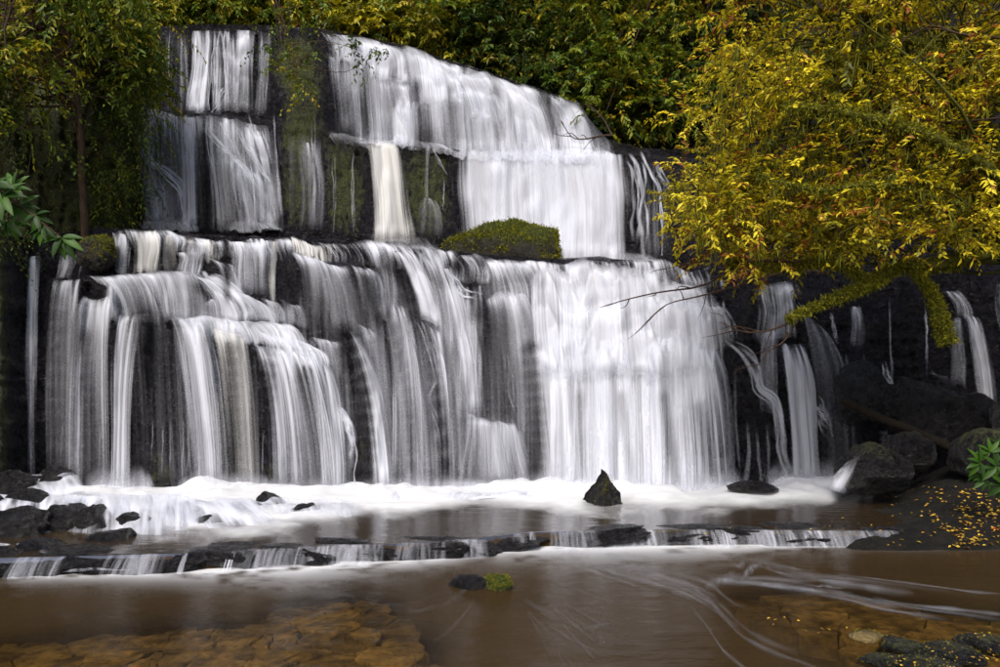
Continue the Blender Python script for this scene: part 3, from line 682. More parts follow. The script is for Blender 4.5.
# drawn-out foam lines on the lower pool
gs_v, gs_f, gs_a, gs_n = [], [], [], 0
rf = np.random.default_rng(17)
for c, n_, spr, a_, w_ in (([(515, 548), (560, 556), (620, 572), (700, 600), (745, 640), (830, 676)], 16, 11, .5, 1.2), ([(505, 556), (530, 590), (560, 620), (600, 660)], 9, 30, .25, 1.3), ([(560, 552), (620, 566), (690, 582), (720, 600)], 9, 12, .35, 1.1),
                           ([(420, 560), (470, 580), (440, 610), (400, 620)], 5, 20, .16, 1.3), ([(700, 549), (745, 560), (800, 573), (880, 582), (1010, 600)], 7, 3.5, .6, 1.3), ([(690, 577), (760, 583), (830, 592), (900, 606), (1010, 622)], 9, 3.5, .85, 1.4),
                           ([(765, 562), (748, 567), (735, 573), (700, 578)], 8, 6, .7, 1.8), ([(520, 556), (560, 551), (620, 555), (720, 549)], 14, 4, .8, 2.4), ([(240, 575), (300, 580), (345, 600), (300, 615)], 7, 16, .18, 1.), ([(520, 600), (560, 630), (620, 660)], 10, 26, .22, .9)):
    for _ in range(n_):
        o1 = rf.normal(0, spr, 2) * [.5, 1]; t0 = rf.uniform(0, .7); t1 = min(1, t0 + rf.uniform(.15, .6)); k = 36
        p = smooth_path(np.array(c, float), 100)[int(t0 * 99):max(int(t1 * 99), int(t0 * 99) + 4)]
        p = poly(p, np.linspace(0, 1, k)) + o1 * np.linspace(.5, 1.2, k)[:, None] + np.c_[np.zeros(k), 2.0 * (vn(np.arange(k) / 7., rf.uniform(0, 99), seed=6) - .5)]
        if (p[:, 1] < interp(EDGE, p[:, 0]) + 2).any(): continue
        ww = w_ * rf.uniform(.5, 1.7) * (.5 + vn(np.arange(k) / 5., rf.uniform(0, 99), seed=5))
        al = a_ * rf.uniform(.4, 1.2) * np.sin(np.pi * np.linspace(0, 1, k)) ** .7 * (.3 + 1.1 * vn(np.arange(k) / 4., rf.uniform(0, 99), seed=4))
        rows_ = [onz(p[:, 0], p[:, 1] + q * ww * 2., .012) for q in (-1, -.45, 0, .45, 1)]
        gs_v.append(np.stack(rows_, 1).reshape(-1, 3)); gs_f.append(gridF(k, 5) + gs_n); gs_n += 5 * k
        gs_a.append(np.stack([0 * al, .5 * al, al, .45 * al, 0 * al], 1).ravel())
tag(mesh('foam_streaks', np.vstack(gs_v), np.vstack(gs_f), M_WATER, attrs={'cover': np.clip(.30 * np.concatenate(gs_a), 0, .9)}), 'thin white foam streaks drifting on the brown stream', 'foam', kind='stuff')

def foam_upper(px, py):
    base = interp([(0, 478), (200, 490), (500, 487), (720, 492), (840, 488), (1000, 480)], px); d = py - base
    fr = interp([(-100, 0), (60, 1), (105, 34), (190, 44), (250, 40), (330, 28), (420, 20), (480, 14), (560, 19), (640, 19), (720, 17), (780, 14), (830, 12), (850, 5), (880, 0), (1100, 0)], px)
    nz = fbm(px / 40, py / 9, 5, 55, 4)
    f = 1.15 * sst(1.3, .35, d / np.maximum(fr, .1) + (nz - .5) * 1.1) * (fr > 1)
    f *= .75 + .5 * fbm(px / 20, py / 5., 2, 56, 3)
    return np.clip(f, 0, .96)
tt = np.linspace(0, 1, 70)[:, None]
Yf = (CAMZ - ZU) * FPX / (interp(EDGE, xs) - 14.5 - HZ) ; Yf = np.maximum(Yf, edgeY(xs) + .12)
Yg = Yf[None] + (15.0 - Yf[None]) * tt
px = np.repeat(xs[None], 70, 0); py = HZ + (CAMZ - ZU) * FPX / Yg
V = P(px, py, Yg); fo = foam_upper(px, py)
V[..., 2] += fo * (.10 * fbm(V[..., 0] * 1.6, V[..., 1] * 2.2, 0, 73, 3) + .20 * sst(11.8, 13.4, Yg) * sst(.3, .8, fbm(V[..., 0] * 1.3, V[..., 1] * .8, 0, 78, 3))) - .03
lastrow = V[0].copy(); lastrow[:, 1] -= .14; lastrow[:, 2] = -.05
V = np.concatenate([lastrow[None], V], 0); fo = np.concatenate([fo[:1] * .4, fo], 0)
mk = np.clip(.7 + .3 * (fbm(V[..., 0], V[..., 1], 0, 74, 3) - .5), 0, .95); mk[0] = .95
tag(mesh('plunge_pool_water', V, gridF(*fo.shape), M_POOL, attrs={'foam': fo, 'murk': mk}),
    'foaming plunge pool between the foot of the waterfall and the low ledge', 'pool', kind='structure')

# stream bed and its cracked slabs
bx, by = np.meshgrid(np.arange(-14, 14.1, .18), np.arange(-6, 15.1, .18))
bz = -.34 + .2 * (fbm(bx * .8, by * .8, 0, 75, 4) - .5)
bpx = 500 + bx / np.maximum(by, .5) * FPX; bpy_ = HZ + CAMZ * FPX / np.maximum(by, .5)
bz = bz + .18 * sst(edgeY(bpx) - .1, edgeY(bpx) + .5, by)
bz = np.where(by < 2, -.34 + (2 - by) * .12, bz)
bed = tag(mesh('stream_bed', np.stack([bx, by, bz], -1), gridF(*bx.shape), M_BED), 'brown rocky bed under the shallow stream water', 'stream bed', kind='structure')
tag(mesh('ground', np.array([[-300, -300, -1.2], [300, -300, -1.2], [300, 300, -1.2], [-300, 300, -1.2]], float), np.array([[0, 1, 2, 3]]), M_SOIL, attrs={'moss': [.3] * 4}),
    'dark forest ground around the stream', 'ground', kind='structure')

def clip_half(pg, m, n):
    r = []
    for i in range(len(pg)):
        a, b = pg[i - 1], pg[i]; da, db = (a - m) @ n, (b - m) @ n
        if (da <= 0) != (db <= 0): r.append(a + (b - a) * da / (da - db))
        if db <= 0: r.append(b)
    return r
def slab_mesh(pg, ztop, thick, bev, tilt):
    pg = np.array(pg); c = pg.mean(0); n = len(pg)
    # roughen outline
    q = []
    for i in range(n):
        a, b = pg[i], pg[(i + 1) % n]
        for k in (0, .35, .7): 
            p = a + (b - a) * k
            q.append(p + (rng.normal(0, .012, 2) if k else 0))
    q = np.array(q); n = len(q)
    d = c - q; d = d / (np.linalg.norm(d, axis=1)[:, None] + 1e-9)
    r0 = q + d * bev * .3; r1 = q + d * bev * 1.6; r2 = c + (q - c) * .5
    f = lambda r, z: np.c_[r, np.full(len(r), z) + (r - c) @ tilt + rng.normal(0, .005, len(r))]
    V = np.vstack([f(r0, ztop - thick), f(r0, ztop - bev), f(r1, ztop), f(r2, ztop + .002), f(c[None], ztop + .002)])
    F = []
    for L_ in range(3):
        for i in range(n): j = (i + 1) % n; F.append((L_ * n + i, L_ * n + j, (L_ + 1) * n + j, (L_ + 1) * n + i))
    for i in range(n): F.append((3 * n + i, 3 * n + (i + 1) % n, 4 * n))
    return V, F
def slabs(pl, depth, cell, jit, gap):
    wp = np.array([onz(x, y, -depth)[:2] for x, y in pl]); lo, hi = wp.min(0), wp.max(0)
    sx, sy = cell
    pts = []
    for iy, y in enumerate(np.arange(lo[1] - sy, hi[1] + sy, sy)):
        for x in np.arange(lo[0] - sx, hi[0] + sx, sx):
            pts.append((x + (iy % 2) * sx * .5 + rng.uniform(-jit, jit) * sx, y + rng.uniform(-jit, jit) * sy))
    pts = np.array(pts)
    for i, p in enumerate(pts):
        ppx, ppy = 500 + p[0] / p[1] * FPX, HZ + (CAMZ + depth) * FPX / p[1]
        if not inside(np.array(ppx), np.array(ppy), pl): continue
        pg = [p + np.array(v) * max(sx, sy) * 1.5 for v in ((-1, -1), (1, -1), (1, 1), (-1, 1))]
        nb = np.argsort(np.linalg.norm(pts - p, axis=1))[1:14]
        for j in nb:
            d = pts[j] - p; L_ = np.linalg.norm(d); pg = clip_half(pg, p + d * .5 - d / L_ * gap, d / L_)
            if len(pg) < 3: break
        if len(pg) < 3: continue
        dist = distpoly(np.array(ppx), np.array(ppy), pl)
        V, F = slab_mesh(pg, -depth - .15 * math.exp(-dist / 10.) + rng.normal(0, .007), .18, .007, rng.normal(0, .012, 2))
        mesh('slab', V, F, M_SLAB, bed, smooth=False)
slabs(plates[0][0], plates[0][1], (.36, .25), .62, .006)
slabs(plates[1][0], plates[1][1], (.62, .36), .6, .004)

# ------------------------------------------------------------------ stones and boulders
def ico(sub):
    import bmesh
    bm = bmesh.new(); bmesh.ops.create_icosphere(bm, subdivisions=sub, radius=1)
    V = np.array([v.co[:] for v in bm.verts]); F = np.array([[v.index for v in f.verts] for f in bm.faces]); bm.free(); return V, F
ICO4, ICO5 = ico(4), ico(5)
def boulder(name, c, r, seed, mat=None, moss=.0, facet=10, rough=.14, sub=4, parent=None, flat=None, mossdir=(0, 0, 1), point=0, boxy=0, planes=()):
    V, F = ICO5 if sub == 5 else ICO4
    V = V.copy(); rr = np.random.default_rng(seed)
    if boxy: V = V / (np.abs(V) ** boxy).sum(1)[:, None] ** (1 / boxy)
    # chip flat faces off a ball
    for _ in range(facet + 5):
        n = rr.normal(size=3); n /= np.linalg.norm(n); d = rr.uniform(.6, .9) * (1.25 if boxy else 1)
        e = V @ n - d; V = V - np.clip(e, 0, None)[:, None] * n * .93
    for n, d in planes:
        n = np.array(n, float); n /= np.linalg.norm(n); V = V - np.clip(V @ n - d, 0, None)[:, None] * n
    nrm = V / (np.linalg.norm(V, axis=1)[:, None] + 1e-9)
    q = nrm * 1.7 + seed
    V = V + nrm * ((fbm(q[:, 0], q[:, 1], q[:, 2], seed, 5, .55) - .5) * rough * 2)[:, None]
    rg = 1 - np.abs(fbm(q[:, 0] * 2.1, q[:, 1] * 2.1, q[:, 2] * 2.1, seed + 3, 4, .55) * 2 - 1)
    V = V + nrm * ((rg - .75) * rough * 1.1)[:, None]
    if point: V[:, :2] *= np.clip(1.15 - point * np.clip(V[:, 2:3] + .3, 0, 2), .05, 2)
    ms = moss + .35 * (nrm @ np.array(mossdir, float) - .3) * (moss > .01)
    V = V * np.array(r)
    if flat is not None: V[:, 2] = np.maximum(V[:, 2], flat)
    o = mesh(name, V, F, mat or M_BOULDER, parent, attrs={'moss': np.clip(ms, 0, 1)})
    o.location = c; o.rotation_euler = (0, 0, rr.uniform(0, 6.28) if not point and flat is None and not planes else 0)
    return o

def tuft(V0, N0, n, ln, wd, rs, droop=.3):
    """short moss blades standing on a surface"""
    m = len(V0); k = rs.integers(0, m, n)
    p = V0[k] + rs.normal(0, ln * .5, (n, 3)); d = N0[k] + rs.normal(0, .55, (n, 3)); d[:, 2] -= droop; d /= np.linalg.norm(d, axis=1)[:, None]
    s = np.cross(d, rs.normal(size=(n, 3))); s /= np.linalg.norm(s, axis=1)[:, None] + 1e-9
    L_ = ln * rs.uniform(.5, 1.5, (n, 1))
    V = np.stack([p - s * wd, p + d * L_, p + s * wd], 1).reshape(-1, 3)
    return V, np.arange(3 * n).reshape(n, 3), np.repeat(rs.uniform(0, 1, n), 3)

def moss_on(o, n, ln, rs, zmin=.0, parent=None):
    me = o.data; V = np.empty(len(me.vertices) * 3, np.float32); me.vertices.foreach_get('co', V); V = V.reshape(-1, 3)
    Nn = np.empty(len(me.vertices) * 3, np.float32); me.vertices.foreach_get('normal', Nn); Nn = Nn.reshape(-1, 3)
    b = fbm(V[:, 0] * 2.2, V[:, 1] * 2.2, V[:, 2] * 2.2, 91, 3)
    ok = (Nn[:, 2] > zmin) & (b > .42)
    if ok.sum() < 5: return
    v, f, a = tuft(V[ok], Nn[ok], n, ln, ln * .25, rs, .1)
    tag(mesh('moss', v, f, M_MOSS, o, attrs={'tint': a}), kind='stuff')

rs = np.random.default_rng(3)
# flat mossy boulder on the step
b1 = boulder('boulder', P(506, 253, 16.2), (1.5, .95, 1.08), 5, M_MOSSY, .45, 3, .12, 5, boxy=3.2, planes=(((-.55, -.1, .85), .62), ((.26, -.15, .95), .74), ((.1, -.8, .6), .62), ((.96, -.1, .2), .82), ((-.3, -.8, .3), .66)))
b1.rotation_euler = (0, .09, 0); moss_on(b1, 9000, .05, rs)
tag(b1, 'flat moss covered boulder lying on the step between upper and lower waterfall', 'boulder')
b2 = boulder('boulder', onz(606, 506, ZU - .05), (.72, .55, .84), 23, M_BOULDER, .1, 0, .11, 5, planes=(((-.80, -.3, .52), .28), ((.5, -.72, .5), .30), ((.86, .1, .5), .36), ((0, 1, .3), .4), ((-.2, -.85, .35), .42), ((.15, -.2, 1), .66)))
tag(b2, 'pointed dark rock standing in the foaming plunge pool', 'boulder'); moss_on(b2, 900, .022, rs, .25)
b3 = boulder('boulder', onz(470, 592, -.06), (.26, .2, .20), 37, M_BOULDER, 0, 9, .16, 4)
tag(b3, 'small dark wet rock beside the mossy one in the stream', 'boulder')
b4 = boulder('boulder', onz(499, 592, -.04), (.155, .16, .215), 41, M_MOSSY, .5, 12, .2, 4)
moss_on(b4, 2200, .014, rs, .0); tag(b4, 'small rock capped with bright green moss in the stream', 'boulder')
b5 = boulder('boulder', P(97, 252, 14.7), (.36, .5, .46), 53, M_MOSSY, .3, 14, .2, 5)
moss_on(b5, 2500, .03, rs); tag(b5, 'mossy rounded rock perched at the left lip of the lower waterfall', 'boulder')
# cascade stones at the left foot
for k, (px_, py_, Y, r, lab) in enumerate((
        (52, 487, 11.6, (.42, .4, .42), 'rounded dark rock under the thin single stream of water'), (12, 490, 11.2, (.5, .4, .32), 'low wet rock beside the rounded rock at the foot of the thin stream'),
        (68, 528, 9.6, (.46, .45, .40), 'big black wet rock in the cascade at the left foot of the fall'), (20, 530, 9.2, (.55, .45, .34), 'wide wet rock stepping down to the stream below the thin single stream'),
        (112, 545, 8.9, (.5, .4, .26), 'low dark rock between the big black wet rock and the ledge'), (-30, 520, 9.8, (.6, .5, .5), 'dark rock at the outer end of the cascade stones'),
        (30, 512, 10.2, (.40, .36, .34), 'dark wet rock wedged between the rounded rock and the big black wet rock'), (96, 526, 9.5, (.3, .3, .3), 'small black rock leaning on the big black wet rock'),
        (42, 556, 8.3, (.46, .36, .24), 'low black rock at the water edge below the big black wet rock'), (4, 562, 8.0, (.4, .36, .22), 'flat black rock at the stream edge below the wide wet rock'), (84, 566, 8.0, (.3, .3, .14), 'small flat wet stone at the stream edge beside the low black rock'),
        (180, 512, 10.6, (.32, .3, .2), 'small wet rock half buried in foam under the tall streams'), (268, 506, 11.6, (.35, .3, .26), 'rounded rock in foam below the peaty coloured stream'),
        (132, 524, 9.6, (.3, .3, .2), 'small rock under sliding water beside the small black rock'), (214, 526, 10., (.36, .3, .2), 'broad wet rock in foam below the small half buried rock'), (306, 515, 11., (.4, .3, .22), 'wet rock in foam where the streaky right edge of the veils lands'))):
    tag(boulder('boulder', P(px_, py_, Y), r, 60 + k, M_BOULDER, 0, 9, .16, 4), lab, 'boulder')
# right hand rocks
for k, (px_, py_, Y, r, m_, lab) in enumerate((
        (872, 470, 11.8, (.85, .6, .48), .2, 'large sloping dark boulder where the right cascade meets the pool'), (925, 410, 13.2, (.9, .7, .75), .12, 'big black rock block in front of the thin right cascades'),
        (975, 415, 13.0, (.42, .4, .42), .0, 'rounded wet rock splashed by the far right cascade'), (905, 452, 12.2, (.7, .5, .4), .15, 'dark rock below the black rock block on the right bank'),
        (985, 455, 11.2, (.7, .6, .5), .3, 'mossy dark rock on the bank behind the small green bush'), (860, 395, 13.9, (.6, .5, .7), .1, 'dark upright rock below the short twin cascade'),
        (755, 487, 12.6, (.55, .4, .12), .0, 'flat dark rock in foam between the big fall and the right cascade'), (1035, 440, 11.0, (.9, .8, .8), .2, 'big dark rock at the outer end of the right bank'))):
    tag(boulder('boulder', P(px_, py_, Y), r, 80 + k, M_BOULDER, m_, 10, .15, 5 if k < 2 else 4), lab, 'boulder')

# the low ledge: a row of worn stones
ledge = empty('rock_ledge', onz(500, 552, 0)); tag(ledge, 'low dark rock ledge crossing the stream below the plunge pool', 'ledge', kind='structure')
x = -60.
k = 0
while x < 1060:
    wpx = rs.uniform(46, 130); cx = x + wpx / 2
    Y0 = float(edgeY(cx)); hw = wpx / FPX * Y0 * .56
    o = boulder('stone', (0, 0, 0), (hw * 1.06, .40, .125 + rs.uniform(-.02, .02)), 200 + k, M_BOULDER, 0, 9, .24, 4, boxy=4.5)
    o.rotation_euler = (rs.normal(0, .05), rs.normal(0, .05), rs.normal(0, .1))
    o.parent = ledge; o.location = np.array(P(cx, HZ, Y0 + .30)) * [1, 1, 0] + [0, 0, .055 + rs.uniform(-.03, .025)] - np.array(ledge.location)
    x += wpx * .8; k += 1
lx = np.arange(-80, 1090, 3.); lt = np.linspace(0, 1, 16)[:, None]; le = edgeY(lx)[None]
lY = le + .02 + np.interp(lt, [0, .45, .6, 1], [0, .05, .12, .75]) + .12 * (fbm(lx[None] / 26, lt * 3, 0, 61, 4) - .5)
lZ = np.interp(lt, [0, .45, .6, 1], [-.34, .06, .14, .10]) + .09 * (fbm(lx[None] / 18, lt * 2, 0, 62, 4) - .5)
adopt(mesh('ledge_rock', np.stack([(lx[None] - 500) / FPX * lY, lY, lZ + 0 * lx[None]], -1), gridF(16, len(lx)), M_BOULDER, attrs={'moss': np.zeros(16 * len(lx))}), ledge)
# thin spills over the ledge
sp = tag(empty('ledge_spill', onz(520, 550, 0)), 'small white spills of water over the low rock ledge', 'waterfall', kind='structure')
spots = [(20, .4), (60, .5), (110, .4), (150, .9), (186, .9), (232, .8), (262, .7), (300, .5), (318, .6), (328, .8), (378, .2), (440, .4), (466, .8), (520, .5), (532, .6), (566, .25), (614, .5), (634, .7), (650, .7), (662, .6),
         (700, .5), (716, .8), (728, .8), (752, .5), (764, .8), (772, .7), (788, .6), (808, .8), (818, .8), (832, .7), (848, .5), (866, .4), (890, .3)]
spots += [(float(v), float(rs.uniform(.12, .45)) * (1 if v < 600 else .6)) for v in rs.uniform(0, 880, 46)]
for k, (cx, a) in enumerate(spots):
    wpx = rs.uniform(2.5, 9) if k < 33 else rs.uniform(8, 24); e = float(interp(EDGE, cx))
    u = np.linspace(-1, 1, 24)[None]; s = np.linspace(0, 1, 14)[:, None]
    X = (cx + u * wpx * (1 + .25 * s)); Y = edgeY(cx) + .05 - .22 * s + 0 * u
    Z = (ZU + .0) - (ZU + .01) * s ** 1.6 + .01 * (vn(u * 3, k, seed=95) - .5)
    V = np.stack([(X - 500) / FPX * (edgeY(cx)) + 0 * Y, Y, Z + 0 * X], -1)
    al = .75 * a * rs.uniform(.4, 1.1) * (1 - u * u) ** .6 * np.clip(-.35 + 1.9 * vn(u * wpx * .7, s * 1.6, k, seed=96), 0, 1) * sst(0, .15, s)
    adopt(mesh('spill', V, gridF(14, 24), M_WATER, attrs={'cover': np.clip(al, 0, .95)}), sp)
# water running over the cascade stones at the left foot
cas = tag(empty('cascade', onz(120, 560, 0)), 'white water sliding over wet stones at the left foot of the fall', 'waterfall', kind='structure')
def slide(T, B, Yt, Yb, a, con, seed, bulge=.15, pz=1.5):
    T, B = np.array(T, float), np.array(B, float); wpx = abs(T[-1, 0] - T[0, 0]); hp = B[:, 1].mean() - T[:, 1].mean()
    nu, ns = int(max(8, wpx * .9)), int(max(12, hp / 1.6)); u = np.linspace(0, 1, nu)[None]; s = np.linspace(0, 1, ns)[:, None]
    tp, bp = poly(T, u[0]), poly(B, u[0]); lab = u * wpx
    px = tp[None, :, 0] + (bp[None, :, 0] - tp[None, :, 0]) * s + 4 * (vn(lab / 12, s * 3, seed, seed=41) - .5)
    py = tp[None, :, 1] + (bp[None, :, 1] - tp[None, :, 1]) * s ** pz + 5 * (vn(lab / 15, seed, seed=42) - .5)
    st = (vn(lab / 22., s * 4, seed, seed=43) - .5)
    Y = Yt + (Yb - Yt) * s ** .8 + .35 * st
    n = .45 * vn(lab / 9, s * 2.5, seed, seed=44) + .3 * vn(lab / 4, s * 4, seed, seed=45) + .25 * vn(lab / 2., s * 5, seed, seed=46)
    n = np.clip((n - .5) * 2.2 + .5, 0, 1)
    base = np.where(s < .5, a[0] + (a[1] - a[0]) * s * 2, a[1] + (a[2] - a[1]) * (s - .5) * 2)
    al = base * (1 - con * .7 + con * 1.4 * n) * sst(0, .15, u) * sst(0, .15, 1 - u) * sst(0, .08, s) * (1 - .7 * sst(.9, 1, s))
    adopt(mesh('water_veil', P(px, py, Y), gridF(ns, nu), M_WATER, attrs={'cover': np.clip(al, 0, .96)}), cas)
slide([(8, 476), (76, 474)], [(2, 500), (92, 500)], 11.5, 10.9, (.6, .45, .8), .9, 1)
slide([(-20, 496), (110, 494)], [(-20, 545), (96, 556)], 10.5, 8.9, (.9, .5, .4), 1.1, 2)
slide([(40, 494), (200, 492)], [(76, 556), (215, 556)], 10.9, 9.0, (.85, .5, .45), 1.2, 3)
slide([(90, 492), (195, 496)], [(92, 552), (190, 550)], 10.6, 8.8, (.5, .5, .5), 1., 8)
slide([(150, 500), (250, 500)], [(160, 545), (300, 540)], 11., 9.2, (.8, .5, .45), 1.1, 4)
slide([(200, 498), (360, 500)], [(210, 532), (380, 532)], 11.6, 10., (.6, .45, .5), 1.1, 5)
slide([(-20, 540), (130, 552)], [(-20, 572), (140, 572)], 8.6, 7.7, (.6, .4, .5), 1.3, 6)
slide([(120, 548), (260, 548)], [(118, 572), (262, 568)], 8.6, 7.95, (.6, .5, .6), 1.2, 7)
slide([(380, 494), (540, 490)], [(370, 506), (540, 503)], 12.6, 11.9, (.9, .9, .6), .6, 9)
slide([(850, 460), (868, 448)], [(826, 488), (846, 492)], 11.1, 10.8, (.05, .3, .6), 1., 10)

# ------------------------------------------------------------------ hillside behind, banks
hx = np.arange(-500, 1501, 8.); hr = np.linspace(0, 1, 40)[:, None]
Yh = 21.5 + interp([(-500, -9), (0, -3.5), (140, 0), (640, 0), (1000, -1.5), (1500, -9)], hx)[None] + hr * 16
pyc = interp(CREST, hx)[None] + 30; Z0 = CAMZ + (HZ - pyc) / FPX * Yh[:1]
hz = Z0 + hr * 16 * 1.35 + 1.2 * (fbm(hx[None] / 60, hr * 6, 0, 99, 4) - .5)
V = np.stack([np.repeat((hx[None] - 500) / FPX, 40, 0) * Yh[:1], Yh + 0 * hx[None], hz], -1)
tag(mesh('hillside', V, gridF(40, len(hx)), M_SOIL, attrs={'moss': np.full(V.shape[:2], .25)}), 'steep dark wooded hillside above the waterfall', 'hillside', kind='structure')

# right bank with fallen leaves
kx, ky = np.meshgrid(np.linspace(4.6, 10, 160), np.linspace(8.0, 13.5, 180))
kpx = 500 + kx / ky * FPX
kz = .1 + .55 * sst(860, 1010, kpx) * sst(9.0, 12.5, ky) + .22 * sst(880, 960, kpx + 25 * (fbm(kx * 1.5, ky * 1.5, 0, 33, 3) - .5)) * sst(8.9, 9.3, ky) + .14 * (fbm(kx * 2, ky * 2, 0, 34, 4) - .5) - .35 * sst(870, 820, kpx)
kz = kz - .5 * sst(9.0, 8.6, ky) + .12 * np.abs(fbm(kx * 4, ky * 4, 0, 38, 4) - .5) + .05 * (fbm(kx * 9, ky * 9, 0, 39, 2) - .5)
bank = tag(mesh('bank', np.stack([kx, ky, kz], -1), gridF(*kx.shape), M_SOIL, attrs={'moss': np.full(kx.shape, .12)}), 'dark earth bank strewn with yellow leaves beside the plunge pool', 'bank', kind='structure')

def leaf_quads(p, d, nrm, L_, W, fold=.25):
    """diamond leaves folded along the midrib: p base, d direction, nrm upward"""
    s = np.cross(d, nrm); s /= np.linalg.norm(s, axis=1)[:, None] + 1e-9
    n2 = np.cross(s, d)
    L_ = np.reshape(L_, (-1, 1)); W = np.reshape(W, (-1, 1))
    m = p + d * L_ * .45
    V = np.stack([p, m + s * W * .5 + n2 * W * fold, p + d * L_ - n2 * L_ * .12, m - s * W * .5 + n2 * W * fold], 1)
    k = np.arange(len(p))[:, None] * 4
    F = np.concatenate([k + [[0, 1, 2]], k + [[0, 2, 3]]], 1).reshape(-1, 3)
    return V.reshape(-1, 3), F

def litter(n, xr, yr, zf, size, label, rs, dens=None):
    px = rs.uniform(*xr, n); py = rs.uniform(*yr, n)
    if dens is not None: k = rs.uniform(0, 1, n) < dens(px, py); px, py = px[k], py[k]
    p = zf(px, py); n = len(p)
    th = rs.uniform(0, 6.28, n); d = np.stack([np.cos(th), np.sin(th), rs.normal(0, .15, n)], -1)
    nr = np.stack([rs.normal(0, .35, n), rs.normal(-.2, .35, n), np.ones(n)], -1)
    V, F = leaf_quads(p, d, nr, size * rs.uniform(.5, 1.2, n), size * rs.uniform(.3, .6, n), .15)
    tag(mesh('fallen_leaves', V, F, M_LITTER, attrs={'tint': np.repeat(rs.beta(1.6, 1.8, n), 4)}), label, 'fallen leaves', kind='stuff')
def bankpt(px, py):
    # walk the bank height field to find the point of each pixel
    Y = np.full(len(px), 10.5)
    z = np.zeros(len(px))
    best = np.full(len(px), 1e9); by_ = Y.copy(); bz_ = z.copy()
    for yy in np.linspace(8.9, 13.2, 120):
        X = (px - 500) / FPX * yy; j = np.clip((X - 4.6) / 5.4 * 159, 0, 159).astype(int); i = int(np.clip((yy - 8) / 5.5 * 179, 0, 179))
        z = kz[i, j]; zz = CAMZ + (HZ - py) / FPX * yy; e = np.abs(z - zz); m = e < best; best[m] = e[m]; by_[m] = yy; bz_[m] = z[m]
    return np.stack([(px - 500) / FPX * by_, by_, bz_ + .02], -1)
litter(1500, (870, 1010), (486, 548), bankpt, .075, 'yellow fallen leaves scattered over the dark bank beside the plunge pool', rs,
       lambda x, y: np.where(y > 505, .75 * sst(930, 965, x) + .04, .30 * sst(870, 900, x)) * (.3 + 1.4 * (fbm(x / 14, y / 6, 0, 35, 3) > .5)))
litter(60, (700, 905), (518, 534), lambda x, y: onz(x, y, ZU + .03), .06, 'few yellow leaves caught along the low ledge', rs, lambda x, y: .35 + 0 * x)

# foreground stones breaking the surface on the right
fs = [(868, 640, .14, .03, 'flat tan stone edged with moss breaking the surface of the stream'), (905, 652, .20, .04, 'wet stone with yellow leaves in the near shallows'), (950, 655, .24, .06, 'larger wet stone covered by yellow leaf specks in the near shallows'),
      (990, 648, .2, .05, 'wet leaf strewn stone at the outer end of the near stones'), (884, 664, .16, .03, 'low mossy stone in front of the flat tan stone'), (930, 672, .22, .05, 'mossy wet stone between the near leaf strewn stones')]
for k, (x, y, r, hgt, lab) in enumerate(fs):
    o = boulder('stone', onz(x, y, -.03), (r * 1.15, r * .9, .04 + hgt * .8), 300 + k, M_BOULDER if k != 0 else M_SLAB, .2, 8, .2, 4, boxy=3.5)
    moss_on(o, 260, .012, rs, .2); tag(o, lab, 'stone')
litter(420, (850, 1010), (632, 672), lambda x, y: onz(x, y, .06), .028, 'specks of yellow leaves lying on the near wet stones', rs, lambda x, y: .9 * sst(870, 985, x + (y - 650) * 1.2) * (fbm(x / 12, y / 6, 0, 36, 3) > .46))
litter(26, (750, 880), (615, 642), lambda x, y: onz(x, y, .012), .04, 'few leaves and moss bits along the rim of the submerged slab', rs, lambda x, y: (np.abs(y - (616 + (x - 750) * .16)) < 6) * 1.)

# ------------------------------------------------------------------ foliage
def unit(v): return v / (np.linalg.norm(v, axis=-1, keepdims=True) + 1e-9)

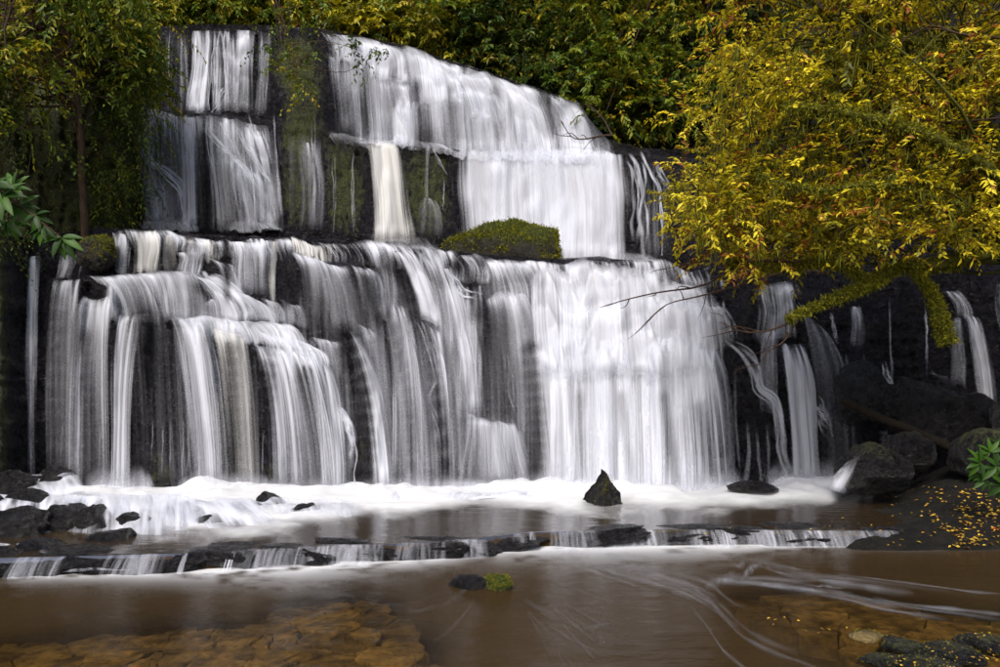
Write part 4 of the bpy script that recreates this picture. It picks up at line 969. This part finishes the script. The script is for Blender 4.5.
def sprays(rs, O, Dr, n_leaf, ln, L_, W, droop, tint, geoL, geoT, twr=.006, spread=.8):
    """O origins, Dr directions of twigs; leaves alternate along each drooping twig"""
    m = len(O); Dr = unit(Dr); ln = ln * rs.uniform(.6, 1.3, (m, 1))
    t = np.linspace(.12, 1, n_leaf)[None, :, None]
    curve = lambda t: O[:, None] + Dr[:, None] * ln[:, None] * t + np.array([0, 0, -1.]) * (droop * ln[:, None] * t ** 2)
    p = curve(t); tg = unit(Dr[:, None] + np.array([0, 0, -2.]) * droop * t)
    side = unit(np.cross(tg, np.array([0, 0, 1.]) + rs.normal(0, .25, (m, 1, 3))))
    sg = np.where(np.arange(n_leaf) % 2 == 0, 1., -1.)[None, :, None]
    d = unit(tg * .7 + side * sg * spread + rs.normal(0, .25, (m, n_leaf, 3)) + np.array([0, 0, -.25]))
    nr = unit(np.cross(side, tg) * 1. + rs.normal(0, .45, (m, n_leaf, 3)))
    nr = np.where(nr[..., 2:3] < 0, -nr, nr)
    k = m * n_leaf
    V, F = leaf_quads(p.reshape(k, 3), d.reshape(k, 3), nr.reshape(k, 3), L_ * rs.uniform(.4, 1.35, k), W * rs.uniform(.5, 1.35, k))
    tn = np.clip(np.repeat(np.broadcast_to(tint, (m,)), n_leaf) + rs.normal(0, .13, k), 0, 1)
    geoL.add(V, F, np.repeat(tn, 4))
    if geoT is not None:
        tt = np.linspace(0, 1, 4)[None, :, None]; c = curve(tt)
        a = unit(np.cross(Dr, [0.3, .2, 1.]))[:, None]; b = unit(np.cross(Dr, a[:, 0]))[:, None]
        r = (twr * np.array([1, .8, .6, .3]))[None, :, None]
        ring = np.stack([c + a * r, c - a * r * .5 + b * r * .87, c - a * r * .5 - b * r * .87], 2)   # m,4,3,3
        base = (np.arange(m) * 12)[:, None, None]; i = (np.arange(3)[:, None] * 3)[None]; q = np.arange(3)[None, None]; q2 = (q + 1) % 3
        Fq = np.stack([base + i + q, base + i + q2, base + i + 3 + q2, base + i + 3 + q], -1).reshape(-1, 4)
        geoT.add(ring.reshape(-1, 3), Fq)

def tree(name, label, base, trunk, clumps, mat, rs, leaf=(.13, .05), per=(12, 12), spray=.6, droop=.45, tr=.16, group=None, clump_r=.55, limb_r=.03, bark=None, tint=(.45, .22), grow=(0, 0, 0), extra_limbs=None):
    """trunk: polyline of points; clumps: centres of leaf masses, each borne on its own limb"""
    root = empty(name, tuple(base)); tag(root, label, 'tree', group)
    tp = smooth_path(trunk, 24); V, F = tube(tp + (fbm(tp * 2 + 7, seed=5)[..., None].mean(1) * 0), tr * (1 - .75 * np.linspace(0, 1, 24) ** 1.2), 9)
    V = V + (fbm(V[:, 0] * 4, V[:, 1] * 4, V[:, 2] * 4, 8, 3)[:, None] - .5) * tr * .5
    adopt(mesh('trunk', V, F, bark or M_BARK), root)
    gl, gt, gb = Geo(), Geo(), Geo()
    n, nl = per
    clumps = np.asarray(clumps, float)
    for c in clumps:
        q = tp[int(rs.uniform(.35, 1) * 23)] if rs.uniform() < .75 else tp[np.argmin(np.linalg.norm(tp - c, axis=1))]
        mid_ = (q + c) / 2 + rs.normal(0, .12, 3) * np.linalg.norm(c - q) + [0, 0, .12 * np.linalg.norm(c - q)]
        lp = smooth_path([q, mid_, c], 9); v, f = tube(lp, limb_r * np.linspace(1, .25, 9) * (.6 + .25 * np.linalg.norm(c - q)) ** .5, 5); gb.add(v, f)
        cr = clump_r * rs.uniform(.7, 1.3)
        o = c + rs.normal(0, cr * .45, (n, 3)) * [1.15, 1.15, .7]
        d = unit(o - c) * .8 + rs.normal(0, .5, (n, 3)) + np.array(grow) + [0, 0, .1]
        ct = np.clip(rs.normal(tint[0], tint[1]), 0, 1)
        sprays(rs, o, d, nl, spray, leaf[0], leaf[1], droop, np.clip(ct + rs.normal(0, .08, n), 0, 1), gl, gt)
    tag(adopt(gb.build('limbs', bark or M_BARK), root), kind='stuff')
    cr_ = adopt(gl.build('crown', mat, smooth=False), root)
    tw = tag(gt.build('twigs', M_TWIG), kind='stuff'); tw.parent = cr_
    return root

def region(rs, n, pxr, pyr, Yr, keep=None):
    c = []
    while len(c) < n:
        px, py, Y = rs.uniform(*pxr), rs.uniform(*pyr), rs.uniform(*Yr)
        if keep is None or keep(px, py, Y): c.append(P(px, py, Y))
    return np.array(c)

rs = np.random.default_rng(21)
crest_at = lambda x: float(interp(CREST, x))
# trees on the hillside behind the crest
bg = [
    ('green leafy tree rising behind the thin left column of the upper fall', 'forest_tree', 90, 230, -60, 30, (19.6, 22.5), M_LEAFG, (.82, .2), 60),
    ('yellowing tree behind the crest of the upper fall beside the leafy green one', 'forest_tree', 210, 380, -60, 24, (19.8, 23), M_LEAFY, (.36, .2), 62),
    ('olive green tree above the middle of the sloping crest', 'forest_tree', 360, 500, -60, 52, (20.0, 23), M_LEAFG, (.82, .2), 70),
    ('dark green tree above the lower end of the sloping crest', 'forest_tree', 460, 600, -50, 84, (20.2, 23), M_LEAFD, (.68, .2), 78),
    ('fresh green tree leaning over the right end of the upper fall', 'forest_tree', 560, 690, -40, 118, (19.0, 22), M_LEAFG, (.72, .2), 90),
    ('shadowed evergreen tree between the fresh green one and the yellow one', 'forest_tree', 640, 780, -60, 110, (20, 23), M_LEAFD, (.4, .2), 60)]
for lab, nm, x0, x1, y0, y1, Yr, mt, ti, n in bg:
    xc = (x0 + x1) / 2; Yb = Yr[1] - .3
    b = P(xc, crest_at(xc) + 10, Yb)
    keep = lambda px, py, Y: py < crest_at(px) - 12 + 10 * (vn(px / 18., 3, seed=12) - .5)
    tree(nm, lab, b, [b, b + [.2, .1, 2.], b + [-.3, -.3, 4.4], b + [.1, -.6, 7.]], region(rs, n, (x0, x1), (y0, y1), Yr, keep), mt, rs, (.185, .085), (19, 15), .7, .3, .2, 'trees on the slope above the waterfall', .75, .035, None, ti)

# undergrowth hugging the crest
for k, (x0, x1, lab) in enumerate(((140, 300, 'low yellow green shrub fringe at the crest of the left column'), (300, 460, 'low golden shrub growing along the sloping crest'), (440, 620, 'low dark shrub growing along the lower end of the crest'))):
    xc = (x0 + x1) / 2; b = P(xc, crest_at(xc) + 2, 21)
    cl = []
    for _ in range(34):
        px = rs.uniform(x0, x1); cl.append(P(px, crest_at(px) - rs.uniform(4, 30), rs.uniform(20.0, 21.2)))
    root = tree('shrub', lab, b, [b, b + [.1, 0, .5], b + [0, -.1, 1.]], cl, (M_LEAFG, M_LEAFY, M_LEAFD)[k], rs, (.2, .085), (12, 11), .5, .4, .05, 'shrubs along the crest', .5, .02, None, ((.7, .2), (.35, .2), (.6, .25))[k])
    root['category'] = 'shrub'

# left tree in front of the bank, with its bare trunk
b = P(86, 246, 15.4)
tr_ = [b, P(83, 190, 15.2), P(79, 120, 14.8), P(70, 40, 14.3), P(56, -30, 14.2), P(50, -120, 13.6)]
cl = np.vstack([region(rs, 46, (-70, 125), (-45, 60), (13.2, 15.6), lambda px, py, Y: py < (95 - .3 * abs(px - 60) if px < 30 else 28)),
                region(rs, 14, (95, 140), (10, 95), (15, 16.6)), region(rs, 30, (-60, 40), (40, 120), (13.5, 15.)), region(rs, 30, (92, 150), (5, 88), (15.0, 16.4))])
tree('leaning_tree', 'slender bare trunked tree with drooping green leaves on the left bank', b, tr_, cl, M_LEAFG, rs, (.15, .06), (14, 13), .6, .6, .085, None, .5, .03, None, (.66, .2))
# leafy twigs hanging in front of the upper fall
b = P(275, -40, 17.2)
cl = np.vstack([region(rs, 10, (262, 330), (-20, 30), (16.8, 17.4)), np.array([P(x, y, 17.) for x, y in ((285, 40), (292, 58), (300, 75), (268, 45), (310, 52), (352, 48), (364, 52), (376, 46), (303, 92), (282, 70))])])
tree('hanging_branch', 'thin leafy branch hanging in front of the mossy rock of the upper fall', b, [P(255, -60, 17.2), P(272, -10, 17.), P(290, 40, 17.), P(302, 90, 17.)], cl, M_LEAFG, rs, (.13, .06), (6, 8), .4, .7, .03, None, .22, .012, None, (.5, .2))['category'] = 'branch'

# big yellow tree on the right
rs = np.random.default_rng(5)
b = P(1040, 430, 11.)
root_label = 'large golden leaved mossy tree spreading over the right side of the falls'
def keepY(px, py, Y):
    left = interp([(-80, 700), (40, 690), (130, 668), (200, 660), (240, 668), (290, 690)], py)
    low = interp([(660, 265), (720, 285), (800, 268), (1000, 245), (1100, 250)], px)
    low = low - 46 * float(vn(px / 38., 7, seed=81)) + 14
    if float(vn(px / 46., py / 34., 3, seed=82)) < .24: return False
    return px > left + 12 + 26 * float(vn(py / 30., 5, seed=83)) and py < low - 8
cl = np.vstack([region(rs, 300, (655, 1080), (-90, 285), (8.6, 12.2), keepY), region(rs, 40, (690, 1010), (190, 290), (9.5, 11.), keepY)])
ytree = tree('golden_tree', root_label, b, [b, P(1030, 330, 11), P(1010, 240, 10.8), P(960, 150, 10.6), P(900, 90, 10.5), P(860, 20, 10.4)], cl, M_LEAFY, rs,
             (.10, .040), (15, 13), .40, .18, .2, None, .42, .024, M_MOSSBARK, (.72, .22), (-.15, -.1, .15))
# moss laden limbs
def mossy_limb(pts, r0, r1, n, ln, hang, nm='mossy_limb'):
    p = smooth_path([P(x, y, Y) for x, y, Y in pts], 30); rad = np.linspace(r0, r1, 30) * (1 + .5 * (fbm(np.arange(30) / 3., seed=44) - .5))
    V, F = tube(p, rad, 8); V = V + (fbm(V[:, 0] * 9, V[:, 1] * 9, V[:, 2] * 9, 45, 3)[:, None] - .5) * r0 * .7
    o = adopt(mesh(nm, V, F, M_MOSSBARK), ytree)
    Nn = unit(V - np.repeat(p, 8, 0))
    v, f, a = tuft(V, Nn, n, ln, ln * .16, rs, hang)
    tag(mesh('moss', v, f, M_MOSS, o, attrs={'tint': a}), kind='stuff')
mossy_limb([(1060, 260, 9.6), (1000, 180, 9.0), (940, 142, 8.6), (890, 125, 8.4), (840, 112, 8.3), (790, 108, 8.3)], .085, .03, 6000, .05, .5)
mossy_limb([(1060, 230, 10.6), (960, 262, 10.2), (900, 268, 9.9), (868, 285, 9.7), (830, 300, 9.6), (790, 318, 9.5)], .10, .03, 9000, .05, .5)
mossy_limb([(870, 282, 9.7), (830, 262, 9.8), (780, 268, 9.9), (730, 262, 9.9)], .06, .02, 5000, .05, .6)
mossy_limb([(915, 272, 9.9), (932, 292, 9.9), (940, 318, 9.9), (948, 342, 9.9)], .025, .085, 5500, .05, .5)
mossy_limb([(960, 205, 9.), (880, 185, 8.6), (820, 190, 8.5), (760, 178, 8.4)], .035, .015, 2200, .05, .6)
mossy_limb([(830, 150, 9.4), (790, 160, 9.3), (740, 172, 9.3), (700, 168, 9.3)], .04, .015, 2500, .045, .6)
mossy_limb([(960, 60, 9.6), (900, 40, 9.5), (840, 60, 9.4), (770, 50, 9.4)], .05, .02, 3000, .05, .6)
# hanging moss beards below the crown
gm = Geo()
for _ in range(800):
    x = rs.uniform(690, 1010); y = rs.uniform(30, 290)
    if not keepY(x, y, 10): continue
    p = P(x, y, rs.uniform(8.6, 11)); n = 5; L_ = rs.uniform(.1, .42)
    q = p + np.c_[rs.normal(0, .03, (n, 2)), np.zeros(n)]; d = np.tile([0, 0, -1.], (n, 1)) + rs.normal(0, .12, (n, 3)); s_ = rs.normal(0, 1, (n, 3)) * [1, 1, 0]
    V, F = leaf_quads(q, unit(d), unit(s_), L_ * rs.uniform(.5, 1, n), np.full(n, .012), .1); gm.add(V, F, np.repeat(rs.uniform(.1, .8, n), 4))
tag(adopt(gm.build('hanging_moss', M_MOSS, smooth=False), ytree), kind='stuff')
# bare twig ends reaching over the water
gt = Geo()
def twig(pts, r, Y, depth=2):
    p = smooth_path([P(x, y, Y + .1 * k) for k, (x, y) in enumerate(pts)], 14); v, f = tube(p, np.linspace(r, r * .3, 14), 5); gt.add(v, f)
    if depth:
        for k in range(4, 14, 2):
            a = p[k]; t = unit(p[min(k + 1, 13)] - p[k - 1]); d = unit(t + rs.normal(0, .6, 3) * [1, .4, 1]); L_ = rs.uniform(.15, .5) * depth * .6
            q = smooth_path([a, a + d * L_ * .5 + rs.normal(0, .03, 3), a + d * L_ + [0, 0, -.05]], 6); v, f = tube(q, np.linspace(r * .5, r * .15, 6), 4); gt.add(v, f)
twig([(800, 262), (745, 262), (705, 285), (660, 292), (625, 300), (606, 306)], .022, 9.8)
twig([(790, 270), (740, 285), (700, 296), (668, 304), (650, 318)], .018, 9.7)
twig([(800, 318), (770, 330), (745, 332), (720, 322)], .02, 9.5); twig([(800, 316), (785, 340), (768, 352), (756, 368)], .016, 9.5)
twig([(760, 250), (720, 240), (690, 262), (660, 270)], .014, 9.6)
twig([(1000, 38), (960, 34), (930, 26), (905, 40)], .02, 8.8); twig([(1000, 118), (950, 122), (915, 118), (890, 100)], .015, 8.9)
tag(adopt(gt.build('bare_twigs', M_TWIG), ytree), kind='stuff')

# dead twig at the right end of the upper fall
gt = Geo(); twig([(612, 135), (600, 136), (585, 139), (572, 137), (560, 120)], .03, 18.); twig([(612, 136), (604, 120), (592, 108), (584, 104)], .025, 18.)
tag(gt.build('dead_branch', M_TWIG), 'bare dead branch sticking out over the right end of the upper fall', 'branch')

# fallen log on the right
lp = smooth_path([P(842, 400, 13.0), P(880, 418, 12.6), P(915, 432, 12.3), P(960, 452, 12.0)], 24)
V, F = tube(lp, .085 * (1 + .3 * (fbm(np.arange(24) / 4., seed=3) - .5)), 10)
tag(mesh('fallen_log', V, F, M_LOG), 'thin dark fallen log leaning across the right rocks', 'log')

# broad leaved branch at the left edge: every leaf its own piece
rs = np.random.default_rng(11)
def broad_leaf(L_, W, rs):
    n = 7; t = np.linspace(0, 1, n); wv = W * np.sin(np.pi * t ** .8) ** .8 * .5 + .001
    z = -.25 * L_ * t ** 2
    V = np.concatenate([np.c_[t * L_, -wv, z + wv * .35], np.c_[t * L_, 0 * t, z], np.c_[t * L_, wv, z + wv * .35]])
    F = []
    for k in range(n - 1): F += [(k, k + 1, n + k + 1, n + k), (n + k, n + k + 1, 2 * n + k + 1, 2 * n + k)]
    return V, F
BL = [broad_leaf(1., .32, rs) for _ in range(1)][0]
leafmesh = mesh('leaf', BL[0], BL[1], M_LEAFB, attrs={'tint': np.full(len(BL[0]), .5)}); lm = leafmesh.data; bpy.data.objects.remove(leafmesh)
lm2 = lm.copy(); lm2.attributes['tint'].data.foreach_set('value', np.full(len(lm2.vertices), .95, np.float32))
lm3 = lm.copy(); lm3.attributes['tint'].data.foreach_set('value', np.full(len(lm3.vertices), .15, np.float32))
import mathutils
def broad_branch(label, stem, whorls, Y, size):
    p0 = P(*stem[0], Y); root = empty('leafy_branch', tuple(p0)); tag(root, label, 'branch')
    p = smooth_path([P(x, y, Y - .05 * k) for k, (x, y) in enumerate(stem)], 16); v, f = tube(p, np.linspace(.02, .006, 16), 6)
    adopt(mesh('stem', v, f, M_TWIG), root)
    for (x, y, n, a0, spread, sz) in whorls:
        c = P(x, y, Y - rs.uniform(.05, .3)); q = p[np.argmin(np.linalg.norm(p - c, axis=1))]
        v, f = tube(smooth_path([q, (q + c) / 2 + [0, 0, .03], c], 6), .006, 4); adopt(mesh('petiole', v, f, M_TWIG), root)
        for k in range(n):
            an = math.radians(a0 + spread * ((k + .5) / n - .5) + rs.normal(0, 5))
            o = bpy.data.objects.new('leaf', (lm, lm2, lm3)[int(rs.integers(0, 3))]); C.objects.link(o)
            d = mathutils.Vector((math.cos(an), rs.uniform(-.5, .15), math.sin(an))).normalized()
            upv = mathutils.Vector((rs.normal(0, .2), -1 + rs.normal(0, .2), .6)); s_ = upv.cross(d).normalized(); u_ = d.cross(s_)
            m = mathutils.Matrix((d, s_, u_)).transposed().to_4x4()
            s = size * sz * rs.uniform(.8, 1.15)
            o.matrix_world = mathutils.Matrix.Translation(mathutils.Vector(c)) @ m @ mathutils.Matrix.Diagonal((s, s, s, 1))
            o.parent = root; o.matrix_parent_inverse = mathutils.Matrix.Translation(-mathutils.Vector(p0))
    return root
broad_branch('bright green broad leaved branch reaching in over the left lip of the fall', [(-60, 205), (-10, 200), (20, 206), (45, 225), (62, 238)],
             [(62, 237, 7, -85, 200, 1.0), (20, 205, 7, -70, 240, 1.), (36, 215, 6, -80, 220, .9), (2, 196, 6, -60, 260, 1.), (14, 188, 6, 60, 220, .8), (44, 226, 5, -100, 160, .8), (-12, 215, 6, -80, 240, 1.), (8, 222, 6, -90, 200, .9), (-8, 186, 6, 60, 240, .9)], 8.0, .27)
# small bush at the right edge
broad_branch('small green bush at the foot of the right rocks beside the leaf strewn bank', [(1030, 505), (1012, 480), (1000, 462), (988, 452)],
             [(990, 452, 6, 120, 240, .8), (1002, 446, 6, 90, 260, .8), (980, 462, 6, 180, 220, .8), (996, 466, 6, 200, 260, .9), (985, 478, 6, 200, 200, .8), (1004, 484, 6, 200, 240, .9), (1012, 460, 6, 90, 300, .9), (976, 472, 5, 190, 160, .6)], 9.2, .26)

# ferns and leaves hanging down the left bank
for k, (x0, x1, y0, y1, Yr, n, lab) in enumerate(((-60, 24, 20, 250, (13.2, 14.2), 46, 'dark hanging undergrowth on the shadowed left bank'), (96, 150, 60, 220, (15.4, 16.6), 46, 'mossy hanging ferns on the rock beside the left second step'))):
    b = P((x0 + x1) / 2, y0, Yr[1])
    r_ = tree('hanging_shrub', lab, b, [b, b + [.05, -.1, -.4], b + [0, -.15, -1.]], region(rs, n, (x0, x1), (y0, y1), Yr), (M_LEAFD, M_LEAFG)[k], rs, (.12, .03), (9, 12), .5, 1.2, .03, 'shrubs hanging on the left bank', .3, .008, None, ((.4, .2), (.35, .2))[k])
    r_['category'] = 'shrub'
